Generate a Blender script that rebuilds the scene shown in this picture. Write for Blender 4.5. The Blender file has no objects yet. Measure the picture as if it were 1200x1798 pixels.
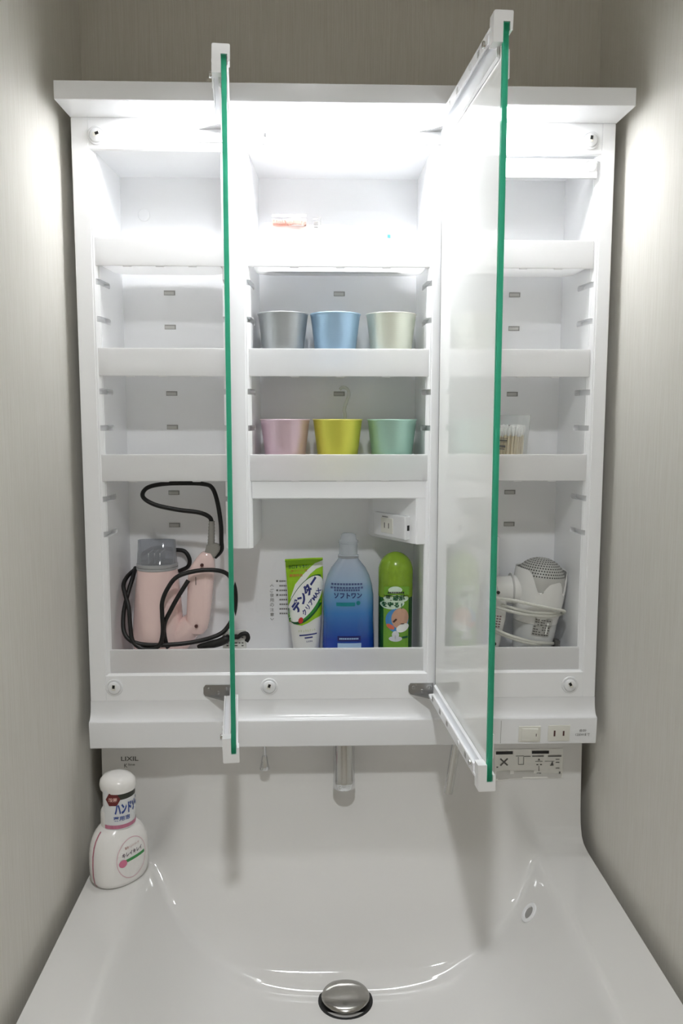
import bpy, bmesh, math, random
from mathutils import Vector, Matrix
from mathutils.bvhtree import BVHTree
random.seed(7)
SC = bpy.context.scene
COL = SC.collection
PI = math.pi

# ------------------------------------------------------------------ camera
FPX = 1455.8
CAM = Vector((-0.0418, -1.1908, 1.4672))
PITCH, YAW, ROLL = 0.1152, 0.0304, 0.0010
_d = Vector((math.sin(YAW) * math.cos(PITCH), math.cos(YAW) * math.cos(PITCH), -math.sin(PITCH)))
_r0 = Vector((math.cos(YAW), -math.sin(YAW), 0))
_u0 = _r0.cross(_d)
_r = _r0 * math.cos(ROLL) + _u0 * math.sin(ROLL)
_u = _u0 * math.cos(ROLL) - _r0 * math.sin(ROLL)
cd = bpy.data.cameras.new('camera')
cam = bpy.data.objects.new('camera', cd)
COL.objects.link(cam)
cam.matrix_world = Matrix(((_r.x, _u.x, -_d.x, CAM.x), (_r.y, _u.y, -_d.y, CAM.y), (_r.z, _u.z, -_d.z, CAM.z), (0, 0, 0, 1)))
cd.sensor_fit = 'VERTICAL'
cd.sensor_height = 36.0
cd.lens = FPX * 36.0 / 1798.0
cd.clip_start = 0.01
SC.camera = cam


def ray(u, v):
    return (_d + _r * ((u - 600) / FPX) - _u * ((v - 899) / FPX)).normalized()


def P(u, v, ax, val):
    """pixel -> point on the plane ax = val"""
    r = ray(u, v)
    i = 'xyz'.index(ax)
    return CAM + r * ((val - CAM[i]) / r[i])


# ------------------------------------------------------------------ world, exposure
w = bpy.data.worlds.new('world')
SC.world = w
w.use_nodes = True
w.node_tree.nodes['Background'].inputs[0].default_value = (0.5, 0.5, 0.5, 1)
w.node_tree.nodes['Background'].inputs[1].default_value = 0.05
vs = SC.view_settings
vs.view_transform = 'Standard'
vs.look = 'None'
vs.gamma = 1.0
vs.use_curve_mapping = False
vs.exposure = 0.15
HOOD_LIGHT = 39.5       # emission of the strip under the hood
ROOM_LIGHT = 7.2       # watts of the ceiling lamp behind the camera
try:
    SC.cycles.max_bounces = 12
    SC.cycles.glossy_bounces = 6
    SC.cycles.transmission_bounces = 8
    SC.cycles.diffuse_bounces = 8
    SC.cycles.caustics_reflective = True
    SC.cycles.caustics_refractive = False
    SC.cycles.blur_glossy = 0.5
    SC.cycles.adaptive_threshold = 0.05
    SC.cycles.sample_clamp_indirect = 12.0
except Exception:
    pass


# ------------------------------------------------------------------ materials
def srgb(r, g, b):
    f = lambda c: (c / 255 / 12.92) if c <= 10 else ((c / 255 + 0.055) / 1.055) ** 2.4
    return (f(r), f(g), f(b), 1.0)


MATS = {}


def mat(name, col, rough=0.4, metal=0.0, trans=0.0, ior=1.5, coat=0.0, emit=0.0, spec=0.5, alpha=1.0, aniso=0.0):
    m = bpy.data.materials.new(name)
    m.use_nodes = True
    b = m.node_tree.nodes['Principled BSDF']
    if len(col) == 3:
        col = (*col, 1)
    b.inputs['Base Color'].default_value = col
    b.inputs['Roughness'].default_value = rough
    b.inputs['Metallic'].default_value = metal
    b.inputs['Transmission Weight'].default_value = trans
    b.inputs['IOR'].default_value = ior
    b.inputs['Coat Weight'].default_value = coat
    b.inputs['Specular IOR Level'].default_value = spec
    b.inputs['Alpha'].default_value = alpha
    b.inputs['Anisotropic'].default_value = aniso
    if emit:
        b.inputs['Emission Color'].default_value = col
        b.inputs['Emission Strength'].default_value = emit
    MATS[name] = m
    return m


def noise_bump(m, scale=(200, 200, 200), strength=0.05, dist=0.001, colvar=None):
    nt = m.node_tree
    N, L = nt.nodes, nt.links
    b = N['Principled BSDF']
    tc = N.new('ShaderNodeTexCoord')
    mp = N.new('ShaderNodeMapping')
    mp.inputs['Scale'].default_value = scale
    nz = N.new('ShaderNodeTexNoise')
    nz.inputs['Scale'].default_value = 1.0
    nz.inputs['Detail'].default_value = 3
    L.new(tc.outputs['Object'], mp.inputs[0])
    L.new(mp.outputs[0], nz.inputs['Vector'])
    bp = N.new('ShaderNodeBump')
    bp.inputs['Strength'].default_value = strength
    bp.inputs['Distance'].default_value = dist
    L.new(nz.outputs['Fac'], bp.inputs['Height'])
    L.new(bp.outputs[0], b.inputs['Normal'])
    if colvar:
        cr = N.new('ShaderNodeValToRGB')
        cr.color_ramp.elements[0].position = 0.3
        cr.color_ramp.elements[1].position = 0.7
        cr.color_ramp.elements[0].color = colvar[0]
        cr.color_ramp.elements[1].color = colvar[1]
        L.new(nz.outputs['Fac'], cr.inputs[0])
        L.new(cr.outputs[0], b.inputs['Base Color'])
    return m


wallpaper = mat('wallpaper', srgb(222, 220, 213), 0.75)
noise_bump(wallpaper, (620, 620, 16), 0.3, 0.001, (srgb(218, 215, 207), srgb(227, 225, 219)))
ceiling_m = noise_bump(mat('ceiling_paper', srgb(232, 229, 222), 0.8), (60, 60, 60), 0.2)
floor_m = noise_bump(mat('floor_vinyl', srgb(176, 160, 140), 0.5), (8, 60, 8), 0.1, 0.001, (srgb(166, 148, 126), srgb(188, 172, 152)))
white = noise_bump(mat('white_moulded_plastic', srgb(247, 248, 250), 0.22), (90, 90, 90), 0.012)
white_gloss = noise_bump(mat('white_gloss_panel', srgb(239, 240, 242), 0.12), (60, 60, 60), 0.008)
ceramic = noise_bump(mat('basin_resin', srgb(226, 225, 223), 0.06), (40, 40, 40), 0.006)
backing = mat('mirror_backing_film', srgb(244, 245, 243), 0.03, ior=1.52)
silver = mat('mirror_silver', (0.9, 0.92, 0.91), 0.0, metal=1.0)
chrome = mat('chrome', (0.72, 0.73, 0.74), 0.06, metal=1.0)
steel = noise_bump(mat('brushed_steel', (0.42, 0.42, 0.42), 0.32, metal=1.0), (20, 300, 20), 0.05)
dark = mat('dark_recess', (0.012, 0.012, 0.012), 0.6)
slotgrey = mat('slot_grey', srgb(158, 157, 154), 0.6)
slotpale = mat('slot_pale_grey', srgb(198, 197, 194), 0.6)
black = mat('black_cord_rubber', (0.006, 0.006, 0.006), 0.45)
ivory = mat('ivory_switch_plastic', srgb(230, 229, 221), 0.3)
print_grey = mat('grey_print', srgb(96, 95, 92), 0.5)
print_black = mat('black_print', srgb(34, 34, 36), 0.5)
screw_m = mat('screw_dark', srgb(86, 52, 50), 0.4)
lamp_m = mat('light_diffuser', (0.98, 0.985, 1.0), 0.4, emit=HOOD_LIGHT)

# translucent tray plastic
tray_m = mat('frosted_tray_plastic', srgb(249, 249, 250), 0.3)
nt = tray_m.node_tree
tr = nt.nodes.new('ShaderNodeBsdfTranslucent')
tr.inputs[0].default_value = srgb(250, 250, 249)
mx = nt.nodes.new('ShaderNodeMixShader')
mx.inputs[0].default_value = 0.5
nt.links.new(nt.nodes['Principled BSDF'].outputs[0], mx.inputs[1])
nt.links.new(tr.outputs[0], mx.inputs[2])
nt.links.new(mx.outputs[0], nt.nodes['Material Output'].inputs[0])

# pane edge: polished green float glass
edge_m = mat('green_glass_edge', (0.03, 0.17, 0.11, 1), 0.12)
nt = edge_m.node_tree
tr = nt.nodes.new('ShaderNodeBsdfTranslucent'); tr.inputs[0].default_value = (0.32, 0.84, 0.68, 1)
mx = nt.nodes.new('ShaderNodeMixShader'); mx.inputs[0].default_value = 0.85
nt.links.new(nt.nodes['Principled BSDF'].outputs[0], mx.inputs[1])
nt.links.new(tr.outputs[0], mx.inputs[2])
nt.links.new(mx.outputs[0], nt.nodes['Material Output'].inputs[0])


def thin_clear(name, tint, fac=0.82, rough=0.05):
    """thin clear moulded plastic: mostly see-through with a glossy skin"""
    m = mat(name, tint, rough)
    nt = m.node_tree
    tb = nt.nodes.new('ShaderNodeBsdfTransparent')
    tb.inputs[0].default_value = tint if len(tint) == 4 else (*tint, 1)
    mx_ = nt.nodes.new('ShaderNodeMixShader')
    lw = nt.nodes.new('ShaderNodeLayerWeight'); lw.inputs['Blend'].default_value = 0.35
    mr_ = nt.nodes.new('ShaderNodeMapRange'); mr_.inputs['To Min'].default_value = 1 - fac; mr_.inputs['To Max'].default_value = 0.5
    nt.links.new(lw.outputs['Facing'], mr_.inputs['Value'])
    nt.links.new(mr_.outputs[0], mx_.inputs[0])
    nt.links.new(tb.outputs[0], mx_.inputs[1])
    nt.links.new(nt.nodes['Principled BSDF'].outputs[0], mx_.inputs[2])
    nt.links.new(mx_.outputs[0], nt.nodes['Material Output'].inputs[0])
    return m


# ------------------------------------------------------------------ mesh helpers
def bm_new():
    return bmesh.new()


def box(bm, x0, x1, y0, y1, z0, z1, bev=0.0, seg=2, M=None):
    vs_ = [bm.verts.new((x, y, z)) for x in (x0, x1) for y in (y0, y1) for z in (z0, z1)]
    F = [(0, 1, 3, 2), (4, 6, 7, 5), (0, 4, 5, 1), (2, 3, 7, 6), (0, 2, 6, 4), (1, 5, 7, 3)]
    fs = [bm.faces.new([vs_[i] for i in f]) for f in F]
    bmesh.ops.recalc_face_normals(bm, faces=fs)
    geom = vs_
    if bev > 0:
        es = list({e for f in fs for e in f.edges})
        r = bmesh.ops.bevel(bm, geom=es, offset=bev, segments=seg, affect='EDGES', profile=0.5)
        geom = list({v for f in r['faces'] for v in f.verts} | {v for v in vs_ if v.is_valid})
    if M is not None:
        bmesh.ops.transform(bm, matrix=M, verts=[v for v in geom if v.is_valid])
    return bm


def prism(bm, poly, axis, a, b, M=None):
    """extrude 2D polygon along axis; poly coordinates are the two remaining axes in xyz order"""
    def mk(p, t):
        if axis == 'x': c = (t, p[0], p[1])
        elif axis == 'y': c = (p[0], t, p[1])
        else: c = (p[0], p[1], t)
        return Vector(c) if M is None else M @ Vector(c)
    A = [bm.verts.new(mk(p, a)) for p in poly]
    B = [bm.verts.new(mk(p, b)) for p in poly]
    fs = [bm.faces.new(A), bm.faces.new(B[::-1])]
    n = len(poly)
    for i in range(n):
        fs.append(bm.faces.new((A[i], B[i], B[(i + 1) % n], A[(i + 1) % n])))
    bmesh.ops.recalc_face_normals(bm, faces=fs)
    return bm


def loft(bm, rings, cap0=True, cap1=True):
    R = [[bm.verts.new(p) for p in r] for r in rings]
    n = len(R[0])
    fs = []
    for i in range(len(R) - 1):
        for j in range(n):
            fs.append(bm.faces.new((R[i][j], R[i][(j + 1) % n], R[i + 1][(j + 1) % n], R[i + 1][j])))
    if cap0: fs.append(bm.faces.new(R[0][::-1]))
    if cap1: fs.append(bm.faces.new(R[-1]))
    bmesh.ops.recalc_face_normals(bm, faces=fs)
    return bm


def circle(c, r, n=32, ax=None, ay=None, r2=None):
    ax = ax or Vector((1, 0, 0))
    ay = ay or Vector((0, 1, 0))
    r2 = r2 or r
    return [Vector(c) + ax * (r * math.cos(2 * PI * i / n)) + ay * (r2 * math.sin(2 * PI * i / n)) for i in range(n)]


def sq_ring(cx, cy, z, a, b, n=36, e=2.5, rot=0.0):
    out = []
    for i in range(n):
        t = 2 * PI * i / n
        c, s = math.cos(t), math.sin(t)
        x = a * math.copysign(abs(c) ** (2 / e), c)
        y = b * math.copysign(abs(s) ** (2 / e), s)
        out.append(Vector((cx + x * math.cos(rot) - y * math.sin(rot), cy + x * math.sin(rot) + y * math.cos(rot), z)))
    return out


def frame_of(d):
    d = d.normalized()
    a = Vector((0, 0, 1)) if abs(d.z) < 0.9 else Vector((1, 0, 0))
    x = a.cross(d).normalized()
    return x, d.cross(x)


def lathe(bm, prof, base, axis=(0, 0, 1), n=36, cap0=True, cap1=True):
    """prof: (radius, distance along the axis)"""
    axis = Vector(axis).normalized()
    ax, ay = frame_of(axis)
    rings = [circle(Vector(base) + axis * h, max(r, 1e-5), n, ax, ay) for r, h in prof]
    return loft(bm, rings, cap0, cap1)


def catmull(pts, k=6):
    pts = [Vector(p) for p in pts]
    out = []
    for i in range(len(pts) - 1):
        p0 = pts[max(i - 1, 0)]; p1 = pts[i]; p2 = pts[i + 1]; p3 = pts[min(i + 2, len(pts) - 1)]
        for j in range(k):
            t = j / k
            out.append(0.5 * ((2 * p1) + (p2 - p0) * t + (2 * p0 - 5 * p1 + 4 * p2 - p3) * t * t + (3 * p1 - p0 - 3 * p2 + p3) * t ** 3))
    out.append(pts[-1])
    return out


def tube(bm, pts, r, n=10, smooth=6, rfun=None):
    pts = catmull(pts, smooth) if smooth else [Vector(p) for p in pts]
    rings = []
    px = None
    for i, p in enumerate(pts):
        d = (pts[min(i + 1, len(pts) - 1)] - pts[max(i - 1, 0)]).normalized()
        if px is None:
            px, _ = frame_of(d)
        px = (px - d * px.dot(d)).normalized()
        py = d.cross(px)
        rr = r if rfun is None else rfun(i / (len(pts) - 1))
        rings.append(circle(p, rr, n, px, py))
    return loft(bm, rings)


def disc(bm, c, nrm, r, h, n=28, bev=0.0):
    prof = [(r, 0), (r, h)] if not bev else [(r, 0), (r, h - bev), (r - bev * 0.4, h - bev * 0.3), (r - bev, h)]
    return lathe(bm, prof, c, nrm, n)


# ------------------------------------------------------------------ scene helpers
ORIG = {}


def empty(name, loc, label=None, cat=None, group=None, parent=None):
    o = bpy.data.objects.new(name, None)
    COL.objects.link(o)
    o.empty_display_size = 0.02
    loc = Vector(loc)
    ORIG[o] = loc
    if parent:
        o.parent = parent
        o.location = loc - ORIG[parent]
    else:
        o.location = loc
    if label: tag(o, label, cat, group)
    return o


def tag(o, label=None, cat=None, group=None, kind=None):
    if label: o['label'] = label
    if cat: o['category'] = cat
    if group: o['group'] = group
    if kind: o['kind'] = kind
    return o


def obj(name, bm, m, parent=None, smooth=40, origin=None, label=None):
    """bm in world coordinates -> one mesh object"""
    bvh = BVHTree.FromBMesh(bm)
    base = Vector(origin) if origin is not None else (ORIG[parent] if parent else Vector((0, 0, 0)))
    bmesh.ops.translate(bm, verts=bm.verts, vec=-base)
    me = bpy.data.meshes.new(name)
    bm.to_mesh(me)
    bm.free()
    ms = m if isinstance(m, (list, tuple)) else [m]
    for q in ms: me.materials.append(q)
    if smooth:
        me.polygons.foreach_set('use_smooth', [True] * len(me.polygons))
        try:
            me.set_sharp_from_angle(angle=math.radians(smooth))
        except Exception:
            pass
    o = bpy.data.objects.new(name, me)
    COL.objects.link(o)
    ORIG[o] = base
    if parent:
        o.parent = parent
        o.location = base - ORIG[parent]
    else:
        o.location = base
    if label: o['label'] = label
    BV[o] = bvh
    return o


BV = {}


def boolean_cut(o, cutter_bm):
    cm = bpy.data.meshes.new('cut'); cutter_bm.to_mesh(cm); cutter_bm.free()
    co = bpy.data.objects.new('cut', cm); COL.objects.link(co)
    md = o.modifiers.new('b', 'BOOLEAN'); md.object = co; md.operation = 'DIFFERENCE'; md.solver = 'EXACT'
    bpy.context.view_layer.update()
    dg = bpy.context.evaluated_depsgraph_get()
    nm = bpy.data.meshes.new_from_object(o.evaluated_get(dg))
    o.modifiers.clear()
    o.data = nm
    bpy.data.objects.remove(co)
    nm.polygons.foreach_set('use_smooth', [True] * len(nm.polygons))
    try: nm.set_sharp_from_angle(angle=math.radians(15))
    except Exception: pass


_txt = None


def text_tris(body, size=1.0, bold=0.0, shear=0.0):
    """list of 2D triangles, text centred on its bounding box, height scaled so a full character is size"""
    c = bpy.data.curves.new('txt', 'FONT')
    c.body = body
    c.offset = bold
    c.shear = shear
    c.resolution_u = 2
    c.align_x = 'LEFT'
    o = bpy.data.objects.new('txt', c)
    COL.objects.link(o)
    bpy.context.view_layer.update()
    me = o.to_mesh()
    bm = bmesh.new(); bm.from_mesh(me)
    bmesh.ops.triangulate(bm, faces=bm.faces)
    xs = [v.co.x for v in bm.verts]; ys = [v.co.y for v in bm.verts]
    cx, cy = (min(xs) + max(xs)) / 2, (min(ys) + max(ys)) / 2
    tr_ = [[((v.co.x - cx) * size, (v.co.y - cy) * size) for v in f.verts] for f in bm.faces]
    bm.free()
    o.to_mesh_clear()
    bpy.data.objects.remove(o)
    return tr_, ((max(xs) - min(xs)) * size, (max(ys) - min(ys)) * size)


def fit_text(body, w_, h_, bold=0.0, shear=0.0):
    t, (tw, th) = text_tris(body, 1.0, bold, shear)
    sx, sy = w_ / tw, h_ / th
    return [[(x * sx, y * sy) for x, y in tri] for tri in t]


def xf(tris, dx=0, dy=0, rot=0, sh=0.0):
    c, s = math.cos(rot), math.sin(rot)
    return [[(x * c - y * s + dx, x * s + y * c + dy) for x, y in t] for t in tris]


def rect(x0, x1, y0, y1, nx=1, ny=1):
    out = []
    for i in range(nx):
        for j in range(ny):
            a, b = x0 + (x1 - x0) * i / nx, x0 + (x1 - x0) * (i + 1) / nx
            c, d = y0 + (y1 - y0) * j / ny, y0 + (y1 - y0) * (j + 1) / ny
            out += [[(a, c), (b, c), (b, d)], [(a, c), (b, d), (a, d)]]
    return out


def star(cx, cy, rfun, m=36, rings=5, r0=0.0):
    """filled shape star-shaped about its centre; rfun(angle)->(dx,dy)"""
    out = []
    for k in range(rings):
        a, b = r0 + (1 - r0) * k / rings, r0 + (1 - r0) * (k + 1) / rings
        for i in range(m):
            t0, t1 = 2 * PI * i / m, 2 * PI * (i + 1) / m
            p, q = rfun(t0), rfun(t1)
            A = (cx + p[0] * a, cy + p[1] * a); B = (cx + q[0] * a, cy + q[1] * a)
            C = (cx + q[0] * b, cy + q[1] * b); D = (cx + p[0] * b, cy + p[1] * b)
            if a > 0: out.append([A, B, C])
            out.append([A, C, D])
    return out


def ell(cx, cy, a, b, rot=0.0, m=36, rings=5, r0=0.0):
    c, s = math.cos(rot), math.sin(rot)
    return star(cx, cy, lambda t: (a * math.cos(t) * c - b * math.sin(t) * s, a * math.cos(t) * s + b * math.sin(t) * c), m, rings, r0)


def decal(name, tris, m, parent, O, ex, ey, target=None, off=0.0004, maxlen=0.004, label=None, grand=None):
    """flat print laid onto a surface: tris in the plane (O, ex, ey), dropped along ex x ey reversed"""
    O, ex, ey = Vector(O), Vector(ex).normalized(), Vector(ey).normalized()
    n = ex.cross(ey).normalized()      # points out of the surface
    bm = bmesh.new()
    key = {}
    def V(p):
        k = (round(p[0], 6), round(p[1], 6))
        if k not in key:
            key[k] = bm.verts.new((p[0], p[1], 0))
        return key[k]
    for t in tris:
        try: bm.faces.new([V(p) for p in t])
        except ValueError: pass
    if target is not None:
        for _ in range(3):
            es = [e for e in bm.edges if e.calc_length() > maxlen]
            if not es: break
            bmesh.ops.subdivide_edges(bm, edges=es, cuts=1)
            bmesh.ops.triangulate(bm, faces=bm.faces)
    bvh = BV[target] if target is not None else None
    for v in bm.verts:
        s = O + ex * v.co.x + ey * v.co.y
        if bvh:
            h = bvh.ray_cast(s + n * 0.15, -n, 0.4)
            if h[0] is not None:
                nn = h[1] if h[1].dot(n) > 0 else -h[1]
                v.co = h[0] + nn * off
                continue
        v.co = s + n * off
    for f in bm.faces:
        f.normal_update()
    return obj(name, bm, m, parent, smooth=0, label=label)


X, Y, Z = Vector((1, 0, 0)), Vector((0, 1, 0)), Vector((0, 0, 1))

# ================================================================== ROOM
def struct(name, bm, m):
    return tag(obj(name, bm, m, smooth=0), kind='structure')


WX = 0.3925
b = bm_new(); box(b, -1.0, 1.0, 0.13, 0.25, 0, 2.4); struct('wall_back', b, wallpaper)
b = bm_new(); box(b, -1.0, -WX, -0.62, 0.13, 0, 2.4); struct('wall_left', b, wallpaper)
b = bm_new(); box(b, WX, 1.0, -0.62, 0.13, 0, 2.4); struct('wall_right', b, wallpaper)
b = bm_new(); box(b, -1.1, -1.0, -2.1, 0.25, 0, 2.4); struct('wall_west', b, wallpaper)
b = bm_new(); box(b, 1.0, 1.1, -2.1, 0.25, 0, 2.4); struct('wall_east', b, wallpaper)
b = bm_new(); box(b, -1.1, 1.1, -2.2, -2.1, 0, 2.4); struct('wall_front', b, wallpaper)
b = bm_new(); box(b, -1.1, 1.1, -2.2, 0.25, -0.1, 0); struct('floor', b, floor_m)
b = bm_new(); box(b, -1.1, 1.1, -2.2, 0.25, 2.4, 2.5); struct('ceiling', b, ceiling_m)

# ceiling lamp of the room (behind the camera)
cl = empty('ceiling_light', (-0.05, -1.15, 2.4), 'small round white ceiling downlight over the middle of the washroom', 'ceiling light')
b = bm_new(); lathe(b, [(0.075, 0), (0.075, -0.008), (0.06, -0.012), (0.055, -0.012), (0.055, -0.004)], (-0.05, -1.15, 2.4), (0, 0, 1), 40, True, False)
obj('trim_ring', b, white_gloss, cl)
ld = bpy.data.lights.new('ceiling_lamp', 'AREA')
ld.shape = 'DISK'; ld.size = 0.10; ld.energy = ROOM_LIGHT; ld.color = (0.965, 0.985, 1.0); ld.spread = 2.5
lo = bpy.data.objects.new('bulb', ld); COL.objects.link(lo)
lo.parent = cl; lo.location = (0, 0, -0.014)

# ================================================================== MIRROR CABINET
YB = 0.108
ZT, ZB = 1.870, 1.050
cab = empty('mirror_cabinet', (0, 0.129, 0.981), 'white three-door bathroom mirror cabinet with lit hood and open shelves', 'cabinet')

b = bm_new()
box(b, -0.375, 0.375, YB, 0.1295, ZB, ZT)
back = obj('back_panel', b, white, cab, smooth=0)

# stiles (plan polygons, x/y) with a chamfered inner bead and moulding draft
def stile(name, poly, z0, z1, grooves=()):
    bm = bm_new(); prism(bm, poly, 'z', z0, z1)
    bmesh.ops.bevel(bm, geom=[e for e in bm.edges if abs((e.verts[0].co - e.verts[1].co).z) > 0.1 and min(v.co.y for v in e.verts) < 0.02], offset=0.0015, segments=2, affect='EDGES')
    o = obj(name, bm, white, cab, smooth=15)
    if grooves:
        cb = bm_new()
        for gx, gz, sl in grooves:
            M = Matrix.Translation((gx, 0.0, gz)) @ Matrix.Rotation(sl, 4, 'X')
            tmp = []
            n = 8
            prof = []
            # capsule outline in (y, z), extruded along x
            for i in range(n + 1):
                t = -PI / 2 + PI * i / n
                prof.append((0.046 + 0.004 * math.cos(t), 0.004 * math.sin(t)))
            prof += [(-0.004, 0.004), (-0.004, -0.004)]
            prism(cb, prof, 'x', -0.0075, 0.0075, M)
        boolean_cut(o, cb)
    return o


GZ = [1.653, 1.602, 1.5015, 1.450, 1.348, 1.297]
gl = lambda x, zs: [(x, z_, 0.0) for z_ in zs]
stile('stile', [(-0.375, 0), (-0.351, 0), (-0.344, 0.007), (-0.335, YB), (-0.375, YB)], ZB, ZT, gl(-0.341, GZ))
stile('stile', [(-0.167, 0), (-0.173, 0.006), (-0.178, YB), (-0.128, YB), (-0.134, 0.006), (-0.1405, 0)], 1.2765, ZT,
      gl(-0.1315, GZ[:4]) + gl(-0.1755, GZ[:5]))
stile('stile', [(0.1340, 0), (0.1215, 0), (0.1155, 0.006), (0.112, YB), (0.1340, YB)], ZB, ZT, gl(0.1145, GZ[:4]))
stile('stile', [(0.1362, 0), (0.152, 0), (0.158, 0.006), (0.163, YB), (0.1362, YB)], ZB, ZT, gl(0.160, GZ))
stile('stile', [(0.375, 0), (0.3555, 0), (0.3485, 0.007), (0.338, YB), (0.375, YB)], ZB, ZT, gl(0.345, GZ))
b = bm_new(); box(b, 0.1338, 0.1364, 0.004, YB, ZB + 0.001, ZT - 0.001); obj('seam', b, slotgrey, cab, smooth=0)

# head rail / foot rail
b = bm_new()
for x0, x1 in ((-0.3515, -0.1665), (-0.141, 0.122), (0.1515, 0.356)):
    prism(b, [(0, ZT), (0, 1.8295), (0.002, 1.8275), (YB, 1.822), (YB, ZT)], 'x', x0, x1)
obj('head_rail', b, white, cab, smooth=0)
b = bm_new()
for x0, x1 in ((-0.3515, 0.122), (0.1515, 0.356)):
    prism(b, [(0, ZB), (0, 1.0875), (0.003, 1.0905), (YB, 1.0915), (YB, ZB)], 'x', x0, x1)
obj('foot_rail', b, white, cab, smooth=0)
b = bm_new(); box(b, -0.3500, 0.1195, 0.005, 0.009, 1.090, 1.1257, 0.0012); obj('storage_lip', b, tray_m, cab, smooth=15)
b = bm_new(); box(b, 0.1540, 0.3530, 0.005, 0.009, 1.090, 1.1250, 0.0012); obj('storage_lip', b, tray_m, cab, smooth=15)

# fixed shelf of the middle bay with the outlet wedge below it
b = bm_new()
prism(b, [(0.004, 1.3735), (0.004, 1.3495), (0.006, 1.3478), (YB, 1.352), (YB, 1.3735)], 'x', -0.1345, 0.1165)
obj('fixed_shelf', b, white, cab, smooth=0)
b = bm_new()
prism(b, [(0.1035, 0.004), (0.118, 0.004), (0.118, YB), (0.040, YB), (0.045, 0.092)], 'z', 1.2806, 1.3500)
bmesh.ops.bevel(b, geom=[e for e in b.edges if e.calc_length() > 0.01], offset=0.0012, segments=2, affect='EDGES')
obj('outlet_pillar', b, white, cab, smooth=15)
# socket on the slanted face
oe = Vector((0.1035 - 0.045, 0.004 - 0.092, 0)).normalized()     # towards the front right
onr = Vector((oe.y, -oe.x, 0)) 
if onr.x > 0: onr = -onr
oc = Vector(((0.1035 + 0.045) / 2 + 0.001, (0.004 + 0.092) / 2, 1.3035))
MO = Matrix(((oe.x, onr.x, 0, oc.x), (oe.y, onr.y, 0, oc.y), (0, 0, 1, oc.z), (0, 0, 0, 1)))
b = bm_new(); box(b, -0.040, 0.038, -0.004, 0.010, -0.0175, 0.0175, 0.0018, 2, MO)
so = obj('socket_box', b, white_gloss, cab, smooth=15)
b = bm_new(); box(b, -0.018, 0.010, 0.009, 0.0112, -0.0115, 0.0115, 0.0006, 1, MO); obj('socket_face', b, ivory, so)
for sx in (-0.009, 0.001):
    b = bm_new(); box(b, sx - 0.0006, sx + 0.0006, 0.0105, 0.0115, -0.004, 0.004, 0, 1, MO); obj('socket_hole', b, dark, so, smooth=0)
b = bm_new(); box(b, -0.016, -0.002, 0.0095, 0.0104, 0.0125, 0.0135, 0, 1, MO); obj('socket_mark', b, print_grey, so, smooth=0)
b = bm_new(); box(b, 0.0375, 0.0384, 0.002, 0.006, -0.004, 0.004, 0, 1, MO); obj('catch_mark', b, dark, so, smooth=0)

# slots and bosses in the back panel
for xs, zs in ((-0.2645, GZ), (-0.006, [1.653, 1.602, 1.5015, 1.450]), (0.2645, GZ)):
    for z_ in zs:
        b = bm_new(); box(b, xs - 0.0085, xs + 0.0085, YB - 0.0008, YB + 0.002, z_ - 0.0035, z_ + 0.0035)
        fr = obj('back_slot', b, slotgrey, cab, smooth=0)
        b = bm_new(); box(b, xs - 0.0078, xs + 0.0066, YB - 0.0011, YB, z_ - 0.0026, z_ + 0.0018)
        obj('slot_shelf', b, slotpale, fr, smooth=0)
for xs in (-0.300, 0.232):
    b = bm_new(); disc(b, (xs, YB, 1.767), (0, -1, 0), 0.009, 0.002, bev=0.001); obj('boss', b, white, cab)

# shelf trays
def tray(x0, x1, z0, z1, zf):
    bm = bm_new()
    th = 0.0018
    yb = 0.088
    box(bm, x0, x1, 0.0025, 0.0025 + th + 0.0006, z0, z1, 0.0008)
    # floor with rounded rear corners
    R = 0.028
    poly = [(x0 + 0.004, 0.004), (x1 - 0.004, 0.004)]
    xa, xb = x0 + 0.0075, x1 - 0.0075
    poly = [(xa, 0.004), (xb, 0.004)]
    for i in range(7): t = PI / 2 * i / 6; poly.append((xb - R + R * math.cos(t), yb - R + R * math.sin(t)))
    for i in range(7): t = PI / 2 + PI / 2 * i / 6; poly.append((xa + R + R * math.cos(t), yb - R + R * math.sin(t)))
    prism(bm, poly, 'z', zf - 0.002, zf)
    # side and rear upstand following the floor outline
    ring = poly[1:] + [poly[0]]
    inner = []
    cx, cy = (xa + xb) / 2, 0.045
    for q in ring:
        inner.append((q[0] + (0.0016 if q[0] < cx else -0.0016), q[1] - (0.0016 if q[1] > 0.05 else 0)))
    prism(bm, ring + inner[::-1], 'z', zf - 0.001, zf + 0.012)
    for t in (0.25, 0.5, 0.75):        # small moulding nubs under the lip
        cxn = x0 + (x1 - x0) * t
        box(bm, cxn - 0.006, cxn + 0.006, 0.003, 0.006, z0 - 0.0012, z0 + 0.001, 0.0006, 1)
    return obj('shelf_tray', bm, tray_m, cab, smooth=16)


TZ = [(1.6745, 1.7130, 1.6785), (1.5232, 1.5622, 1.5305), (1.3740, 1.4125, 1.3780)]
for z0, z1, zf in TZ:
    for x0, x1 in ((-0.3500, -0.1685), (-0.1370, 0.1225), (0.1515, 0.3510)):
        tray(x0, x1, z0, z1, zf)

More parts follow.
